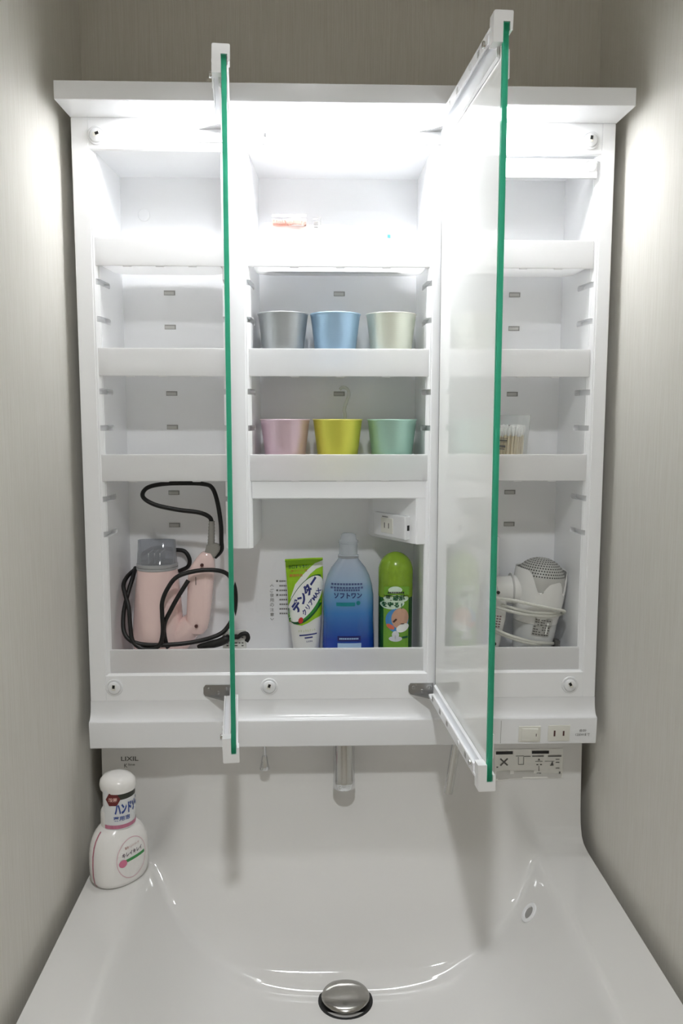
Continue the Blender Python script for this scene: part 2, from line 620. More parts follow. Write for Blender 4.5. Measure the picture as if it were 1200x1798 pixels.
# moulded catches (round button with a slot)
def catch(x, z, tilt):
    bm = bm_new()
    lathe(bm, [(0.0125, 0), (0.0125, 0.0012), (0.0118, 0.002), (0.0102, 0.002), (0.0098, 0.0012), (0.0092, 0.0012), (0.0088, 0.004), (0.0075, 0.005), (0.001, 0.0052)], (x, 0.0, z), (0, -1, 0), 32)
    o = obj('door_catch', bm, white_gloss, cab)
    bm = bm_new()
    M = Matrix.Translation((x, -0.0052, z + 0.001)) @ Matrix.Rotation(tilt, 4, 'Y')
    box(bm, -0.0028, 0.0028, -0.0008, 0.001, -0.0042, 0.0042, 0.0004, 1, M)
    obj('catch_slot', bm, ivory, o)
    bm = bm_new(); box(bm, -0.0018, 0.0018, -0.0013, 0.001, -0.001, 0.0040, 0, 1, M)
    obj('catch_hole', bm, dark, o, smooth=0)


for x, z, t in ((-0.340, 1.8466, 1.2), (0.3393, 1.8471, 0.1), (-0.3396, 1.0706, 0.1), (-0.1123, 1.0702, 0.3), (0.3362, 1.0688, -0.5), (-0.1108, 1.8455, 0.1)):
    catch(x, z, t)

# flap at the head of the right bay
b = bm_new(); box(b, 0.1545, 0.3505, -0.0015, 0.004, 1.7965, 1.8225, 0.0009)
fl = obj('flap', b, white_gloss, cab, smooth=15)
b = bm_new(); lathe(b, [(0.0082, 0), (0.0082, 0.0007), (0.0072, 0.0007), (0.0070, 0.0002), (0.001, 0.0002)], (0.3405, -0.0015, 1.8135), (0, -1, 0), 28); obj('flap_button', b, white, fl)

# hinge plates
def hinge(x0, x1, zc, top):
    bm = bm_new()
    zz = 0.0085
    prism(bm, [(x0 + 0.003, zc - zz), (x1, zc - zz), (x1, zc + zz), (x0 + 0.003, zc + zz), (x0, zc + zz - 0.004), (x0, zc - zz + 0.004)], 'y', -0.0022, 0.0)
    o = obj('hinge_plate', bm, white_gloss if top else steel, cab, smooth=0)
    bm = bm_new()
    s = 1 if top else -1
    prism(bm, [(x0 + 0.004, -0.002), (x1, -0.002), (x1 + 0.001, -0.024), (x1 - 0.003, -0.026)], 'z', zc + s * (zz - 0.001) - (0.0 if top else 0.0012), zc + s * (zz - 0.001) + (0.0012 if top else 0.0))
    obj('hinge_arm', bm, steel, o, smooth=0)
    for t in (0.2, 0.55, 0.85):
        bm = bm_new(); disc(bm, (x0 + (x1 - x0) * t, -0.0022, zc + (0.002 if t != 0.55 else -0.003)), (0, -1, 0), 0.0026, 0.0008, 14, 0.0004)
        obj('screw', bm, steel if not top else white, o)


for x0, x1 in ((-0.2090, -0.1690), (0.0943, 0.1310)):
    hinge(x0, x1, 1.8480, True)
    hinge(x0, x1, 1.0650, False)
hinge(0.1790, 0.1420, 1.8480, True)
hinge(0.1790, 0.1420, 1.0650, False)

# hood with the light strip
b = bm_new()
prism(b, [(-0.0702, 1.8908), (-0.0702, 1.8690), (-0.0695, 1.8684), (0.0, 1.8702), (0.0, 1.8722), (0.1295, 1.8722), (0.1295, 1.8960), (-0.069, 1.8915)], 'x', -0.375, 0.375)
hood = obj('light_hood', b, white_gloss, cab, smooth=0)
b = bm_new(); box(b, -0.2885, 0.2885, -0.0620, -0.0200, 1.8640, 1.8700, 0.0015)
for v in b.verts:      # follow the gently sloped underside
    if v.co.z < 1.868: v.co.z = 1.8681 + (v.co.y + 0.062) * 0.02
obj('light_strip', b, lamp_m, hood, label='glowing white light strip')

# bottom control panel with its cove
b = bm_new()
prof = [(0.1295, 1.0498), (0.0, 1.0498)]
for i in range(9):
    t = i / 8 * PI / 2
    prof.append((-0.0118 + 0.0118 * math.cos(t) * 1.0, 1.0225 + 0.024 * (1 - math.sin(t))))
prof += [(-0.0128, 1.0215), (-0.0132, 1.0195), (-0.0105, 0.9825), (-0.0095, 0.9812), (0.1295, 0.9812)]
prism(b, prof, 'x', -0.375, 0.375)
panel = obj('control_panel', b, white_gloss, cab, smooth=25)
pey = Vector((0, -0.0027, 0.037)).normalized()
def panel_pt(x, z):
    return Vector((x, -0.0105 - 0.0027 * (z - 0.9825) / 0.037, z))
def panel_M(x, z):
    n = X.cross(pey)
    p = panel_pt(x, z)
    return Matrix(((1, -n.x, pey.x, p.x), (0, -n.y, pey.y, p.y), (0, -n.z, pey.z, p.z), (0, 0, 0, 1)))
M = panel_M(0.2315, 1.0)
b = bm_new(); box(b, -0.0003, 0.0003, -0.0002, 0.001, -0.017, 0.019, 0, 1, M); obj('panel_seam', b, slotgrey, panel, smooth=0)
M = panel_M(0.2745, 0.9975)
b = bm_new(); box(b, -0.0165, 0.0165, -0.0015, 0.002, -0.0125, 0.0125, 0.0008, 2, M); sw = obj('light_switch', b, ivory, panel)
b = bm_new(); box(b, -0.0125, 0.0125, -0.0040, 0.002, -0.0095, 0.0095, 0.0010, 2, M @ Matrix.Rotation(-0.06, 4, 'Z')); sw.parent = panel; tmp = obj('rocker', b, ivory, sw)
b = bm_new(); box(b, 0.0085, 0.0095, -0.0046, 0.0, -0.0022, 0.0022, 0, 1, M); obj('indicator', b, screw_m, sw, smooth=0)
M = panel_M(0.3185, 0.9985)
b = bm_new(); box(b, -0.0165, 0.0165, -0.0015, 0.002, -0.0125, 0.0125, 0.0008, 2, M); sk = obj('power_socket', b, ivory, panel)
for sx, hh in ((-0.0068, 0.0045), (0.0068, 0.0038)):
    b = bm_new(); box(b, sx - 0.0012, sx + 0.0012, -0.0019, 0.001, -hh, hh, 0, 1, M); obj('socket_hole', b, screw_m, sk, smooth=0)
decal('lettering', xf(fit_text('合計', 0.011, 0.0045), 0, 0.0035) + xf(fit_text('1200Wまで', 0.021, 0.0045), 0, -0.0028), print_grey, panel, panel_pt(0.3545, 0.9985), X, pey, off=0.0003)

# doors ---------------------------------------------------------------
GZ0, GZ1 = 1.0560, 1.8668
def door(hx, hy, ex_, ey_, inner_left, name_label):
    h = Vector((hx, hy, 0)); e = Vector((ex_, ey_, 0))
    L = (e - h).length
    u = (e - h).normalized()
    v = Vector((u.y, -u.x, 0))
    if (v.x < 0) != inner_left: v = -v
    M = Matrix(((u.x, v.x, 0, h.x), (u.y, v.y, 0, h.y), (0, 0, 1, 0), (0, 0, 0, 1)))
    bm = bm_new(); box(bm, 0.001, L - 0.006, 0.0003, 0.0012, GZ0, GZ1, 0, 1, M)
    d = obj('mirror_door', bm, backing, cab, smooth=0, label=name_label)
    bm = bm_new(); box(bm, 0.0, L - 0.006, -0.0048, 0.00025, GZ0, GZ1, 0, 1, M)
    obj('glass_pane', bm, silver, d, smooth=0, label='mirror glass pane')
    bm = bm_new(); box(bm, L - 0.0059, L, -0.0048, 0.0010, GZ0, GZ1, 0.0004, 1, M)
    obj('glass_edge', bm, edge_m, d, smooth=0, label='polished green glass edge')
    # rails: lipped channels along the top and bottom edges
    for top in (True, False):
        s = 1 if top else -1
        ze = GZ1 if top else GZ0
        fd = 0.031 if top else 0.019
        bm = bm_new()
        # profile in (v, z): thin lip in front, bridge over the edge, flange inside
        pr = [(-0.0072, ze - s * 0.006), (-0.0072, ze + s * 0.0012), (0.010, ze + s * 0.0012), (0.0122, ze - s * 0.0004), (0.0122, ze - s * 0.004),
              (0.0045, ze - s * 0.005), (0.0045, ze - s * (fd - 0.002)), (0.0018, ze - s * fd), (0.0012, ze + s * 0.0001), (-0.0052, ze + s * 0.0001), (-0.0052, ze - s * 0.006)]
        prism(bm, pr, 'x', 0.006, L - 0.012, M)
        rail = obj('top_rail' if top else 'bottom_rail', bm, white, d, smooth=0)
        # stiffening rib, bosses, rectangular holes, screws
        bm = bm_new(); box(bm, 0.03, L - 0.02, 0.0105, 0.0122, min(ze - s * 0.003, ze - s * 0.013), max(ze - s * 0.003, ze - s * 0.013), 0, 1, M); obj('rail_rib', bm, white, rail, smooth=0)
        for t in (0.12, 0.3, 0.45, 0.8):
            bm = bm_new()
            box(bm, L * t - 0.004, L * t + 0.004, 0.0118, 0.0126, *sorted((ze - s * 0.0045, ze - s * 0.0105)), 0, 1, M)
            obj('rail_hole', bm, slotgrey, rail, smooth=0)
        c0 = M @ Vector((L * 0.68, 0.0122, ze - s * 0.008))
        bm = bm_new(); disc(bm, c0, v, 0.0035, 0.0012, 16, 0.0005); obj('screw', bm, white_gloss, rail)
        c0 = M @ Vector((L - 0.030, 0.0122, ze - s * 0.010))
        bm = bm_new(); disc(bm, c0, v, 0.0038, 0.003, 16, 0.0005); obj('magnet', bm, chrome, rail)
        # end cap on the free edge
        bm = bm_new()
        z_out, z_in, z_mid = ze + s * 0.0115, ze - s * 0.0195, ze + s * 0.0008
        pr = [(-0.0085, z_mid - s * 0.008), (-0.0090, z_out - s * 0.001), (-0.0080, z_out), (0.0100, z_out), (0.0112, z_out - s * 0.001),
              (0.0118, z_in), (0.0014, z_in), (0.0014, z_mid), (-0.0058, z_mid), (-0.0058, z_mid - s * 0.008)]
        prism(bm, pr, 'x', L - 0.016, L + 0.0005, M)
        obj('end_cap', bm, white, d, smooth=0)
    return d


door(-0.1650, -0.006, -0.1458, -0.2123, True, 'narrow mirror door over the bay with the pink hair dryer, open')
door(0.1345, -0.006, 0.1516, -0.2984, True, 'wide middle mirror door swung open, white back facing the cups')
door(0.1475, -0.006, 0.1660, -0.2100, False, 'narrow mirror door folded behind the wide middle door')

# printed note on the back panel
nt_ = []
for i, w_ in enumerate((0.030, 0.026, 0.030, 0.030, 0.022, 0.028, 0.030, 0.018)):
    zz = 0.028 - i * 0.0075
    k_ = int(w_ / 0.0032)
    for q_ in range(k_): nt_ += rect(0.010 + q_ * 0.0032, 0.010 + q_ * 0.0032 + 0.0024, zz, zz + 0.0024)
    if i in (0, 2, 3): nt_ += ell(0.0065, zz + 0.0014, 0.0017, 0.0017, 0, 12, 1)
vt = []
for i, ch in enumerate('∧ご使用の注意∨'):
    vt += xf(fit_text(ch, 0.0062, 0.0055 if ch not in '∧∨' else 0.003), -0.002, 0.022 - i * 0.0078)
decal('printed_note', nt_ + vt, mat('note_print', srgb(128, 127, 124), 0.5), cab, P(480, 1052, 'y', YB), X, Z, off=0.0004)

# ================================================================== WASHBASIN
wb = empty('washbasin', (0, 0.129, 0.62), 'wide white moulded washbasin with a sloping bowl and tall backsplash', 'washbasin')
BY = [(0.63, -0.088), (0.655, -0.073), (0.70, -0.053), (0.75, -0.034), (0.80, -0.012), (0.84, 0.010), (0.87, 0.027), (0.90, 0.041), (0.93, 0.048), (0.96, 0.0505), (0.985, 0.0525)]
def y_of_z(z):
    for (z0, y0), (z1, y1) in zip(BY, BY[1:]):
        if z <= z1: return y0 + (y1 - y0) * (z - z0) / (z1 - z0)
    return BY[-1][1]
BD = [(0.79, 0.0), (0.797, 0.012), (0.802, 0.026), (0.810, 0.036), (0.825, 0.043), (0.85, 0.047), (0.985, 0.0525)]
def interp(tab, y):
    if y <= tab[0][1]: return tab[0][0] - (tab[0][1] - y) * 3
    for (z0, y0), (z1, y1) in zip(tab, tab[1:]):
        if y <= y1: return z0 + (z1 - z0) * (y - y0) / (y1 - y0)
    return tab[-1][0]
def smax(a, b_, k):
    h = max(k - abs(a - b_), 0) / k
    return max(a, b_) + h * h * k * 0.25
def smin(a, b_, k): return -smax(-a, -b_, k)
RIM = 0.800
def basin_z(x, y):
    ax_ = abs(x)
    zf = 0.646 + 0.035 * max(0, (-0.12 - y) / 0.3) ** 1.5
    T = zf + (RIM - zf) * (ax_ / 0.293) ** 3.0
    F = 0.62 + (-0.38 - y) * 3.0 if y < -0.34 else -1
    T = smax(T, 0.64 + max(0, (-0.36 - y)) * 2.2, 0.03)
    T = smin(T, RIM, 0.010)
    bw = interp(BY, y)
    bd = interp(BD, y)
    s = min(max((ax_ - 0.235) / 0.075, 0), 1)
    s = s * s * (3 - 2 * s)
    B = bw * (1 - s) + bd * s if bd > 0.7 else bw
    if s > 0.999: B = bd
    elif s > 0: B = bw * (1 - s) + min(bw, bd) * s
    return smax(T, B, 0.060 * (1 - s) + 0.008 * s)
xs = sorted(set([-0.375 + 0.75 * i / 110 for i in range(111)]))
ys = [y_of_z(0.985 - 0.355 * i / 70) for i in range(71)]
ys += [-0.088 - (0.465 - 0.088) * (i + 1) / 60 for i in range(60)]
rows = []
rows.append([(x, 0.1295, 0.60) for x in xs]); rows.append([(x, 0.1295, 0.9805) for x in xs]); rows.append([(x, 0.0530, 0.9805) for x in xs])
for y in ys[1:]:
    rows.append([(x, y, min(basin_z(x, y), 0.9805)) for x in xs])
rows.append([(x, -0.472, 0.790) for x in xs]); rows.append([(x, -0.474, 0.60) for x in xs])
rows = [[(r[0][0], r[0][1], 0.60)] + r + [(r[-1][0], r[-1][1], 0.60)] for r in rows]
b = bm_new()
G = [[b.verts.new(p) for p in r] for r in rows]
for i in range(len(G) - 1):
    for j in range(len(G[0]) - 1):
        b.faces.new((G[i][j], G[i + 1][j], G[i + 1][j + 1], G[i][j + 1]))
bmesh.ops.recalc_face_normals(b, faces=b.faces)
bowl = obj('bowl', b, ceramic, wb, smooth=50)
def on_bowl(u, v):
    h = BV[bowl].ray_cast(CAM, ray(u, v))
    n = h[1] if h[1].dot(ray(u, v)) < 0 else -h[1]
    return h[0], n
# overflow hole
p, n = on_bowl(930, 1603)
b = bm_new(); lathe(b, [(0.0150, -0.001), (0.0150, 0.0012), (0.0140, 0.0022), (0.0095, 0.0022), (0.0085, 0.0012), (0.0082, -0.001)], p, n, 32, False, False); ov = obj('overflow_ring', b, white_gloss, wb)
b = bm_new(); disc(b, p, n, 0.0088, 0.0008); obj('overflow_hole', b, slotgrey, ov)
# drain with domed plug
p, n = on_bowl(607, 1757)
zc = basin_z(p.x, p.y)
b = bm_new(); lathe(b, [(0.0385, -0.003), (0.0385, 0.0006), (0.037, 0.0012), (0.0345, 0.0012), (0.0342, 0.0003), (0.001, 0.0003)], (p.x, p.y, zc), n, 40); dr = obj('drain_flange', b, dark, wb)
b = bm_new(); lathe(b, [(0.020, 0.0), (0.020, 0.006), (0.0330, 0.006), (0.0338, 0.0075), (0.0330, 0.0090), (0.028, 0.0112), (0.018, 0.0130), (0.008, 0.0137), (0.001, 0.0139)], (p.x, p.y, zc), n, 48)
obj('drain_plug', b, mat('worn_chrome', (0.40, 0.39, 0.37), 0.22, metal=1.0), wb, label='domed chrome drain plug')
# lettering on the backsplash
def splash(u, v):
    p, n = on_bowl(u, v)
    return p
sp = splash(228, 1332)
decal('maker_lettering', xf(fit_text('LIXIL', 0.0265, 0.0068, 0.01), 0, 0), print_grey, wb, sp, X, Z, bowl, 0.0004)
sp = splash(228, 1343)
decal('maker_lettering', xf(fit_text('K', 0.0048, 0.0062), -0.006, -0.001) + xf(fit_text('line', 0.010, 0.0036), 0.003, 0.0008), print_grey, wb, sp, X, Z, bowl, 0.0004)
# care sticker
st0, st1 = splash(869, 1316), splash(988, 1366)
sc_ = (st0 + st1) / 2
sw_, sh_ = abs(st1.x - st0.x), abs(st1.z - st0.z)
sticker_m = mat('sticker_film', srgb(238, 237, 232), 0.35)
st = decal('care_sticker', rect(-sw_ / 2, sw_ / 2, -sh_ / 2, sh_ / 2, 8, 4), sticker_m, wb, sc_, X, Z, bowl, 0.0009)
def ST(px, py):     # position inside the photo's crop of the sticker
    q = splash(860 + px / 6, 1260 + py / 6)
    return (q.x - sc_.x, q.z - sc_.z)
def bar(px0, py0, px1, py1):
    a, c = ST(px0, py0), ST(px1, py1)
    return rect(a[0], c[0], c[1], a[1], 3, 1)
ink = bar(66, 355, 243, 382) + bar(446, 347, 624, 376)
decal('sticker_header', ink, print_black, st, sc_, X, Z, bowl, 0.0015)
ink = []
for a, l_ in ((0.75, 0.016), (-0.75, 0.016)):
    c = ST(150, 465)
    ink += xf(rect(-l_ / 2, l_ / 2, -0.0012, 0.0012, 2, 1), c[0], c[1], a)
for i in range(3): ink += bar(448, 396 + i * 9, 570, 400 + i * 9) if i < 2 else []
for i in range(2): ink += bar(615, 394 + i * 10, 755, 399 + i * 10)
c = ST(519, 437); ink += [[(c[0] - 0.002, c[1] - 0.0015), (c[0] + 0.002, c[1] - 0.0015), (c[0], c[1] + 0.002)]]
ink += bar(480, 456, 556, 460) + bar(492, 486, 512, 496) + bar(530, 486, 550, 496) + bar(516, 505, 521, 560) + bar(495, 578, 542, 588)
ink += bar(580, 455, 680, 458)
c = ST(655, 485); ink += [[(c[0] - 0.003, c[1] - 0.003), (c[0] + 0.0028, c[1] - 0.0025), (c[0] + 0.001, c[1] + 0.005)]]
for py in (432, 465, 525): ink += bar(695, py, 735, py + 7)
ink += bar(728, 565, 746, 590) + bar(70, 515, 88, 526)
ink += bar(275, 400, 360, 403) + bar(300, 410, 304, 490) + bar(355, 410, 359, 490) + bar(300, 488, 359, 492) + bar(360, 403, 430, 408)
decal('sticker_drawing', ink, print_grey, st, sc_, X, Z, bowl, 0.0015)
ink = []
for i in range(4): ink += bar(70, 566 + i * 9, 215, 570 + i * 9) + bar(255, 562 + i * 10, 465, 567 + i * 10)
ink += bar(66, 607, 760, 613) + bar(85, 625, 345, 632) + bar(610, 622, 755, 628)
tag(decal('sticker_text', ink, mat('pale_grey_print', srgb(196, 194, 189), 0.5), st, sc_, X, Z, bowl, 0.0015), kind='stuff')

# faucet under the panel
fc = empty('faucet', (-0.001, 0.016, 0.9812), 'short cylindrical chrome faucet spout hanging from the cabinet underside', 'faucet')
b = bm_new()
ax_ = Vector((0.0, -0.05, -1)).normalized()
lathe(b, [(0.0162, 0.0), (0.0162, 0.060), (0.0166, 0.061), (0.0166, 0.0735), (0.0160, 0.0745), (0.0135, 0.0745), (0.0130, 0.070)], (-0.001, 0.016, 0.9812), ax_, 40, True, False)
obj('spout', b, chrome, fc)
b = bm_new(); disc(b, Vector((-0.001, 0.016, 0.9812)) + ax_ * 0.068, ax_, 0.0132, 0.003); obj('aerator', b, dark, fc)
b = bm_new(); box(b, -0.0015, 0.0015, -0.0185, -0.0155, 0.006, 0.010, 0.0005, 1, Matrix.Translation((-0.016, 0.012, 0.905)) @ Matrix.Rotation(0.5, 4, 'Z')); obj('spout_tab', b, chrome, fc)
fl_ = empty('faucet_lever', (0.168, 0.012, 0.9812), 'slim tilted chrome faucet lever hanging from the cabinet underside', 'faucet lever')
p0, p1 = P(801, 1308, 'y', 0.010), P(787, 1394, 'y', -0.012)
d_ = (p1 - p0).normalized()
p0 = p0 - d_ * ((p0.z - 0.9812) / d_.z)
b = bm_new()
ex1, ey1 = frame_of(d_)
Lr = (p1 - p0).length
loft(b, [sq_ring(0, 0, t, a, 0.0052, 24, 3.2) for t, a in ((0, 0.0068), (Lr * 0.5, 0.0066), (Lr - 0.001, 0.0064), (Lr, 0.0058))])
sx_ = (X - d_ * X.dot(d_)).normalized(); sy_ = d_.cross(sx_)
b.transform(Matrix(((sx_.x, sy_.x, d_.x, p0.x), (sx_.y, sy_.y, d_.y, p0.y), (sx_.z, sy_.z, d_.z, p0.z), (0, 0, 0, 1))))
obj('lever_rod', b, chrome, fl_)
kn = empty('plug_pull_knob', (-0.122, 0.028, 0.9812), 'small flared chrome pull knob on a thin rod under the cabinet', 'pull knob')
b = bm_new(); lathe(b, [(0.0024, 0.0), (0.0024, -0.034)], (-0.122, 0.028, 0.9812), Z, 16); obj('rod', b, chrome, kn)
b = bm_new(); lathe(b, [(0.0026, -0.028), (0.0042, -0.031), (0.0056, -0.040), (0.0080, -0.0495), (0.0078, -0.0505), (0.001, -0.0495)], (-0.122, 0.028, 0.9812), Z, 28); obj('knob', b, chrome, kn)

# ================================================================== CUPS
def cup(x, y, z, col, label, rough=0.36):
    m = mat('anodised_' + label.split()[0], col, rough, metal=0.55, aniso=0.4)
    nt = m.node_tree
    wv = nt.nodes.new('ShaderNodeTexWave'); wv.wave_type = 'BANDS'; wv.bands_direction = 'Z'; wv.inputs['Scale'].default_value = 110; wv.inputs['Distortion'].default_value = 0.4
    tc = nt.nodes.new('ShaderNodeTexCoord'); nt.links.new(tc.outputs['Object'], wv.inputs['Vector'])
    bp = nt.nodes.new('ShaderNodeBump'); bp.inputs['Strength'].default_value = 0.06; bp.inputs['Distance'].default_value = 0.0006
    nt.links.new(wv.outputs['Fac'], bp.inputs['Height']); nt.links.new(bp.outputs[0], nt.nodes['Principled BSDF'].inputs['Normal'])
    z += 0.0004
    root = empty('tumbler', (x, y, z), label, 'cup', 'metal tumblers on the middle trays')
    h = 0.0835
    bm = bm_new()
    lathe(bm, [(0.0215, 0), (0.0255, 0.001), (0.0268, 0.004), (0.0310, 0.040), (0.0352, 0.074), (0.0364, h - 0.001), (0.0358, h - 0.001), (0.0345, 0.074), (0.0300, 0.040), (0.0255, 0.006), (0.001, 0.005)], (x, y, z), Z, 48)
    body = obj('cup_wall', bm, m, root)
    bm = bm_new()
    rings = []
    n = 48
    tb = 0.0009
    prof = [(0.0364 + tb * math.cos(t), h + tb * math.sin(t)) for t in [2 * PI * i / 10 for i in range(10)]]
    V = [[bm.verts.new((x + r * math.cos(2 * PI * i / n), y + r * math.sin(2 * PI * i / n), z + hh)) for r, hh in prof] for i in range(n)]
    for i in range(n):
        for j in range(10):
            bm.faces.new((V[i][j], V[(i + 1) % n][j], V[(i + 1) % n][(j + 1) % 10], V[i][(j + 1) % 10]))
    bmesh.ops.recalc_face_normals(bm, faces=bm.faces)
    obj('rolled_rim', bm, mat('rim_' + label.split()[0], [min(1, c * 1.15 + 0.12) for c in col[:3]], 0.3, metal=0.3), root)


CY = 0.048
cup(-0.0900, CY, 1.5305, srgb(178, 182, 184), 'silver grey metal tumbler on the upper cup shelf')
cup(-0.0135, CY, 1.5305, srgb(168, 200, 228), 'pale blue metal tumbler between the silver and ivory ones')
cup(0.0685, CY, 1.5305, srgb(226, 230, 216), 'ivory white metal tumbler beside the pale blue one')
cup(-0.0880, CY, 1.3780, srgb(230, 204, 216), 'pale pink metal tumbler on the lower cup shelf')
cup(-0.0100, CY, 1.3780, srgb(226, 224, 96), 'lemon yellow metal tumbler in the middle of the lower cup shelf')
cup(0.0710, CY, 1.3780, srgb(176, 214, 200), 'mint green metal tumbler beside the yellow one')

# clear plastic hook behind the yellow cup
hk = [P(u, v, 'y', 0.0865) for u, v in ((606, 752), (606, 730), (605, 718), (609, 705), (613, 693), (610, 683), (602, 680), (597, 684))]
hk = [Vector((hk[0].x, 0.0850, 1.3782)), Vector((hk[0].x, 0.0860, 1.42))] + hk
b = bm_new(); tube(b, hk, 0.0028, 10, 5, lambda t: 0.0032 - 0.0008 * t)
tag(obj('plastic_hook', b, thin_clear('milky_clear_plastic', srgb(246, 247, 242), 0.35, 0.2), origin=hk[0]), 'translucent curved plastic hook standing behind the yellow tumbler', 'hook')

# ================================================================== TOP SHELF PACKAGE
pk = empty('plastic_package', (-0.016, 0.055, 1.6785), 'flat clear and white plastic package on the top shelf', 'package')
b = bm_new()
nx_, nz_ = 36, 12
x0, x1 = -0.1175, 0.086
def pkpt(i, j, side):
    s, t = i / nx_, j / nz_
    zt = 1.7495 - 0.008 * s - 0.004 * math.sin(s * 9) * s
    x = x0 + (x1 - x0) * s
    z = 1.6790 + (zt - 1.6790) * t
    e = min(s, 1 - s) * 8
    e2 = min(t + 0.25, 1 - t) * 5
    th = 0.008 * min(1, e) ** 0.6 * min(1, e2) ** 0.6 + 0.0006 + 0.0009 * math.sin(s * 37 + t * 9) * min(1, e)
    return (x, 0.060 + 0.012 * t + side * max(th, 0.0004), z)
Fv = [[b.verts.new(pkpt(i, j, -1)) for j in range(nz_ + 1)] for i in range(nx_ + 1)]
Bv = [[b.verts.new(pkpt(i, j, 1)) for j in range(nz_ + 1)] for i in range(nx_ + 1)]
for i in range(nx_):
    for j in range(nz_):
        b.faces.new((Fv[i][j], Fv[i + 1][j], Fv[i + 1][j + 1], Fv[i][j + 1])); b.faces.new((Bv[i][j], Bv[i][j + 1], Bv[i + 1][j + 1], Bv[i + 1][j]))
for j in range(nz_):
    b.faces.new((Fv[0][j], Fv[0][j + 1], Bv[0][j + 1], Bv[0][j])); b.faces.new((Fv[nx_][j], Bv[nx_][j], Bv[nx_][j + 1], Fv[nx_][j + 1]))
for i in range(nx_):
    b.faces.new((Fv[i][0], Bv[i][0], Bv[i + 1][0], Fv[i + 1][0])); b.faces.new((Fv[i][nz_], Fv[i + 1][nz_], Bv[i + 1][nz_], Bv[i][nz_]))
bmesh.ops.recalc_face_normals(b, faces=b.faces)
bag = obj('bag', b, mat('white_film', srgb(238, 238, 238), 0.18), pk)
O = P(590, 395, 'y', 0.055)
def PKp(u, v):
    q = P(u, v, 'y', 0.055); return (q.x - O.x, q.z - O.z)
def strip(u0, u1, f0, f1, n=14):
    out = []
    for i in range(n):
        a, c = u0 + (u1 - u0) * i / n, u0 + (u1 - u0) * (i + 1) / n
        q = [PKp(a, f0(a)), PKp(c, f0(c)), PKp(c, f1(c)), PKp(a, f1(a))]
        out += [[q[0], q[1], q[2]], [q[0], q[2], q[3]]]
    return out
wv_ = lambda base, k: (lambda u: base + k * math.sin((u - 478) / 9.0))
decal('pink_wave_print', strip(478, 538, wv_(384, 1.5), wv_(393, 2.0)), mat('pink_print', srgb(240, 206, 196), 0.4), pk, O, X, Z, bag, 0.0005)
decal('orange_wave_print', strip(478, 538, wv_(402, 2.0), wv_(408, 2.4)), mat('orange_print', srgb(240, 216, 184), 0.4), pk, O, X, Z, bag, 0.0005)
decal('grey_band_print', strip(478, 538, lambda u: 376.5, lambda u: 381), mat('grey_band', srgb(222, 214, 210), 0.4), pk, O, X, Z, bag, 0.0005)
ink = []
for vv in (383, 389, 395, 402, 408, 413): ink += strip(551, 559, lambda u, vv=vv: vv, lambda u, vv=vv: vv + 3.2, 3)
for vv in (410.5, 413.5, 416): ink += strip(602, 615, lambda u, vv=vv: vv, lambda u, vv=vv: vv + 1.2, 3)
ink += strip(563, 564, lambda u: 381, lambda u: 415, 1) + strip(614, 615, lambda u: 394, lambda u: 415, 1) + strip(570, 574, lambda u: 409, lambda u: 411, 1)
tag(decal('text_print', ink, mat('faded_print', srgb(172, 170, 168), 0.5), pk, O, X, Z, bag, 0.0005), kind='stuff')
decal('blue_mark', strip(681, 687, lambda u: 409.5, lambda u: 416.5, 2), mat('blue_print', srgb(70, 140, 180), 0.4), pk, O, X, Z, bag, 0.0005)

# ================================================================== TOOTHPASTE
FLOOR = 1.0917
tp = empty('toothpaste_tube', (-0.058, 0.055, FLOOR), 'green and white toothpaste tube standing on its cap', 'toothpaste')
tube_m = mat('tube_laminate', srgb(226, 226, 222), 0.28)
nt = tube_m.node_tree
bl = P(538, 1138, 'y', 0.046)
axb = Vector((-0.0575, 0.055, FLOOR)); axt = Vector((-0.0610, 0.060, 1.2510))
def tsec(t, a, bb, e=2.2):
    c = axb.lerp(axt, t)
    return [Vector((p.x, p.y, c.z + (p.x - c.x) * 0.06 * t)) for p in sq_ring(c.x, c.y, c.z, a, bb, 36, e)]
b = bm_new()
loft(b, [tsec(0.10, 0.0150, 0.0150), tsec(0.105, 0.0178, 0.0178), tsec(0.125, 0.0200, 0.0190), tsec(0.25, 0.0222, 0.0180), tsec(0.45, 0.0250, 0.0150), tsec(0.65, 0.0272, 0.0112), tsec(0.82, 0.0284, 0.0066), tsec(0.93, 0.0288, 0.0025), tsec(0.95, 0.0289, 0.0009), tsec(1.0, 0.0290, 0.0008)])
tb_ = obj('tube_body', b, tube_m, tp)
b = bm_new(); loft(b, [tsec(0, 0.0155, 0.0155), tsec(0.015, 0.0165, 0.0165), tsec(0.095, 0.0175, 0.0175), tsec(0.104, 0.0165, 0.0165)]); obj('cap', b, white_gloss, tp)
O = P(535, 1060, 'y', 0.045)
def px2(u, v, O=O, y=0.045):
    q = P(u, v, 'y', y); return (q.x - O.x, q.z - O.z)
def polyfill(pix, rings=6, m=None):
    pts = [px2(u, v) for u, v in pix]
    c = (sum(p[0] for p in pts) / len(pts), sum(p[1] for p in pts) / len(pts))
    out = []
    n = len(pts)
    for k in range(rings):
        a, bq = k / rings, (k + 1) / rings
        for i in range(n):
            p, q = pts[i], pts[(i + 1) % n]
            f = lambda w_, s: (c[0] + (w_[0] - c[0]) * s, c[1] + (w_[1] - c[1]) * s)
            if a > 0: out.append([f(p, a), f(q, a), f(q, bq)])
            out.append([f(p, a), f(q, bq), f(p, bq)])
    return out
def tpx(zx, zy): return (490 + zx / 9.46, 960 + zy / 9.46)   # from the close crop
lime = mat('lime_print', srgb(150, 200, 30), 0.3)
green = mat('green_print', srgb(48, 140, 50), 0.3)
dgreen = mat('dark_green_print', srgb(14, 84, 44), 0.3)
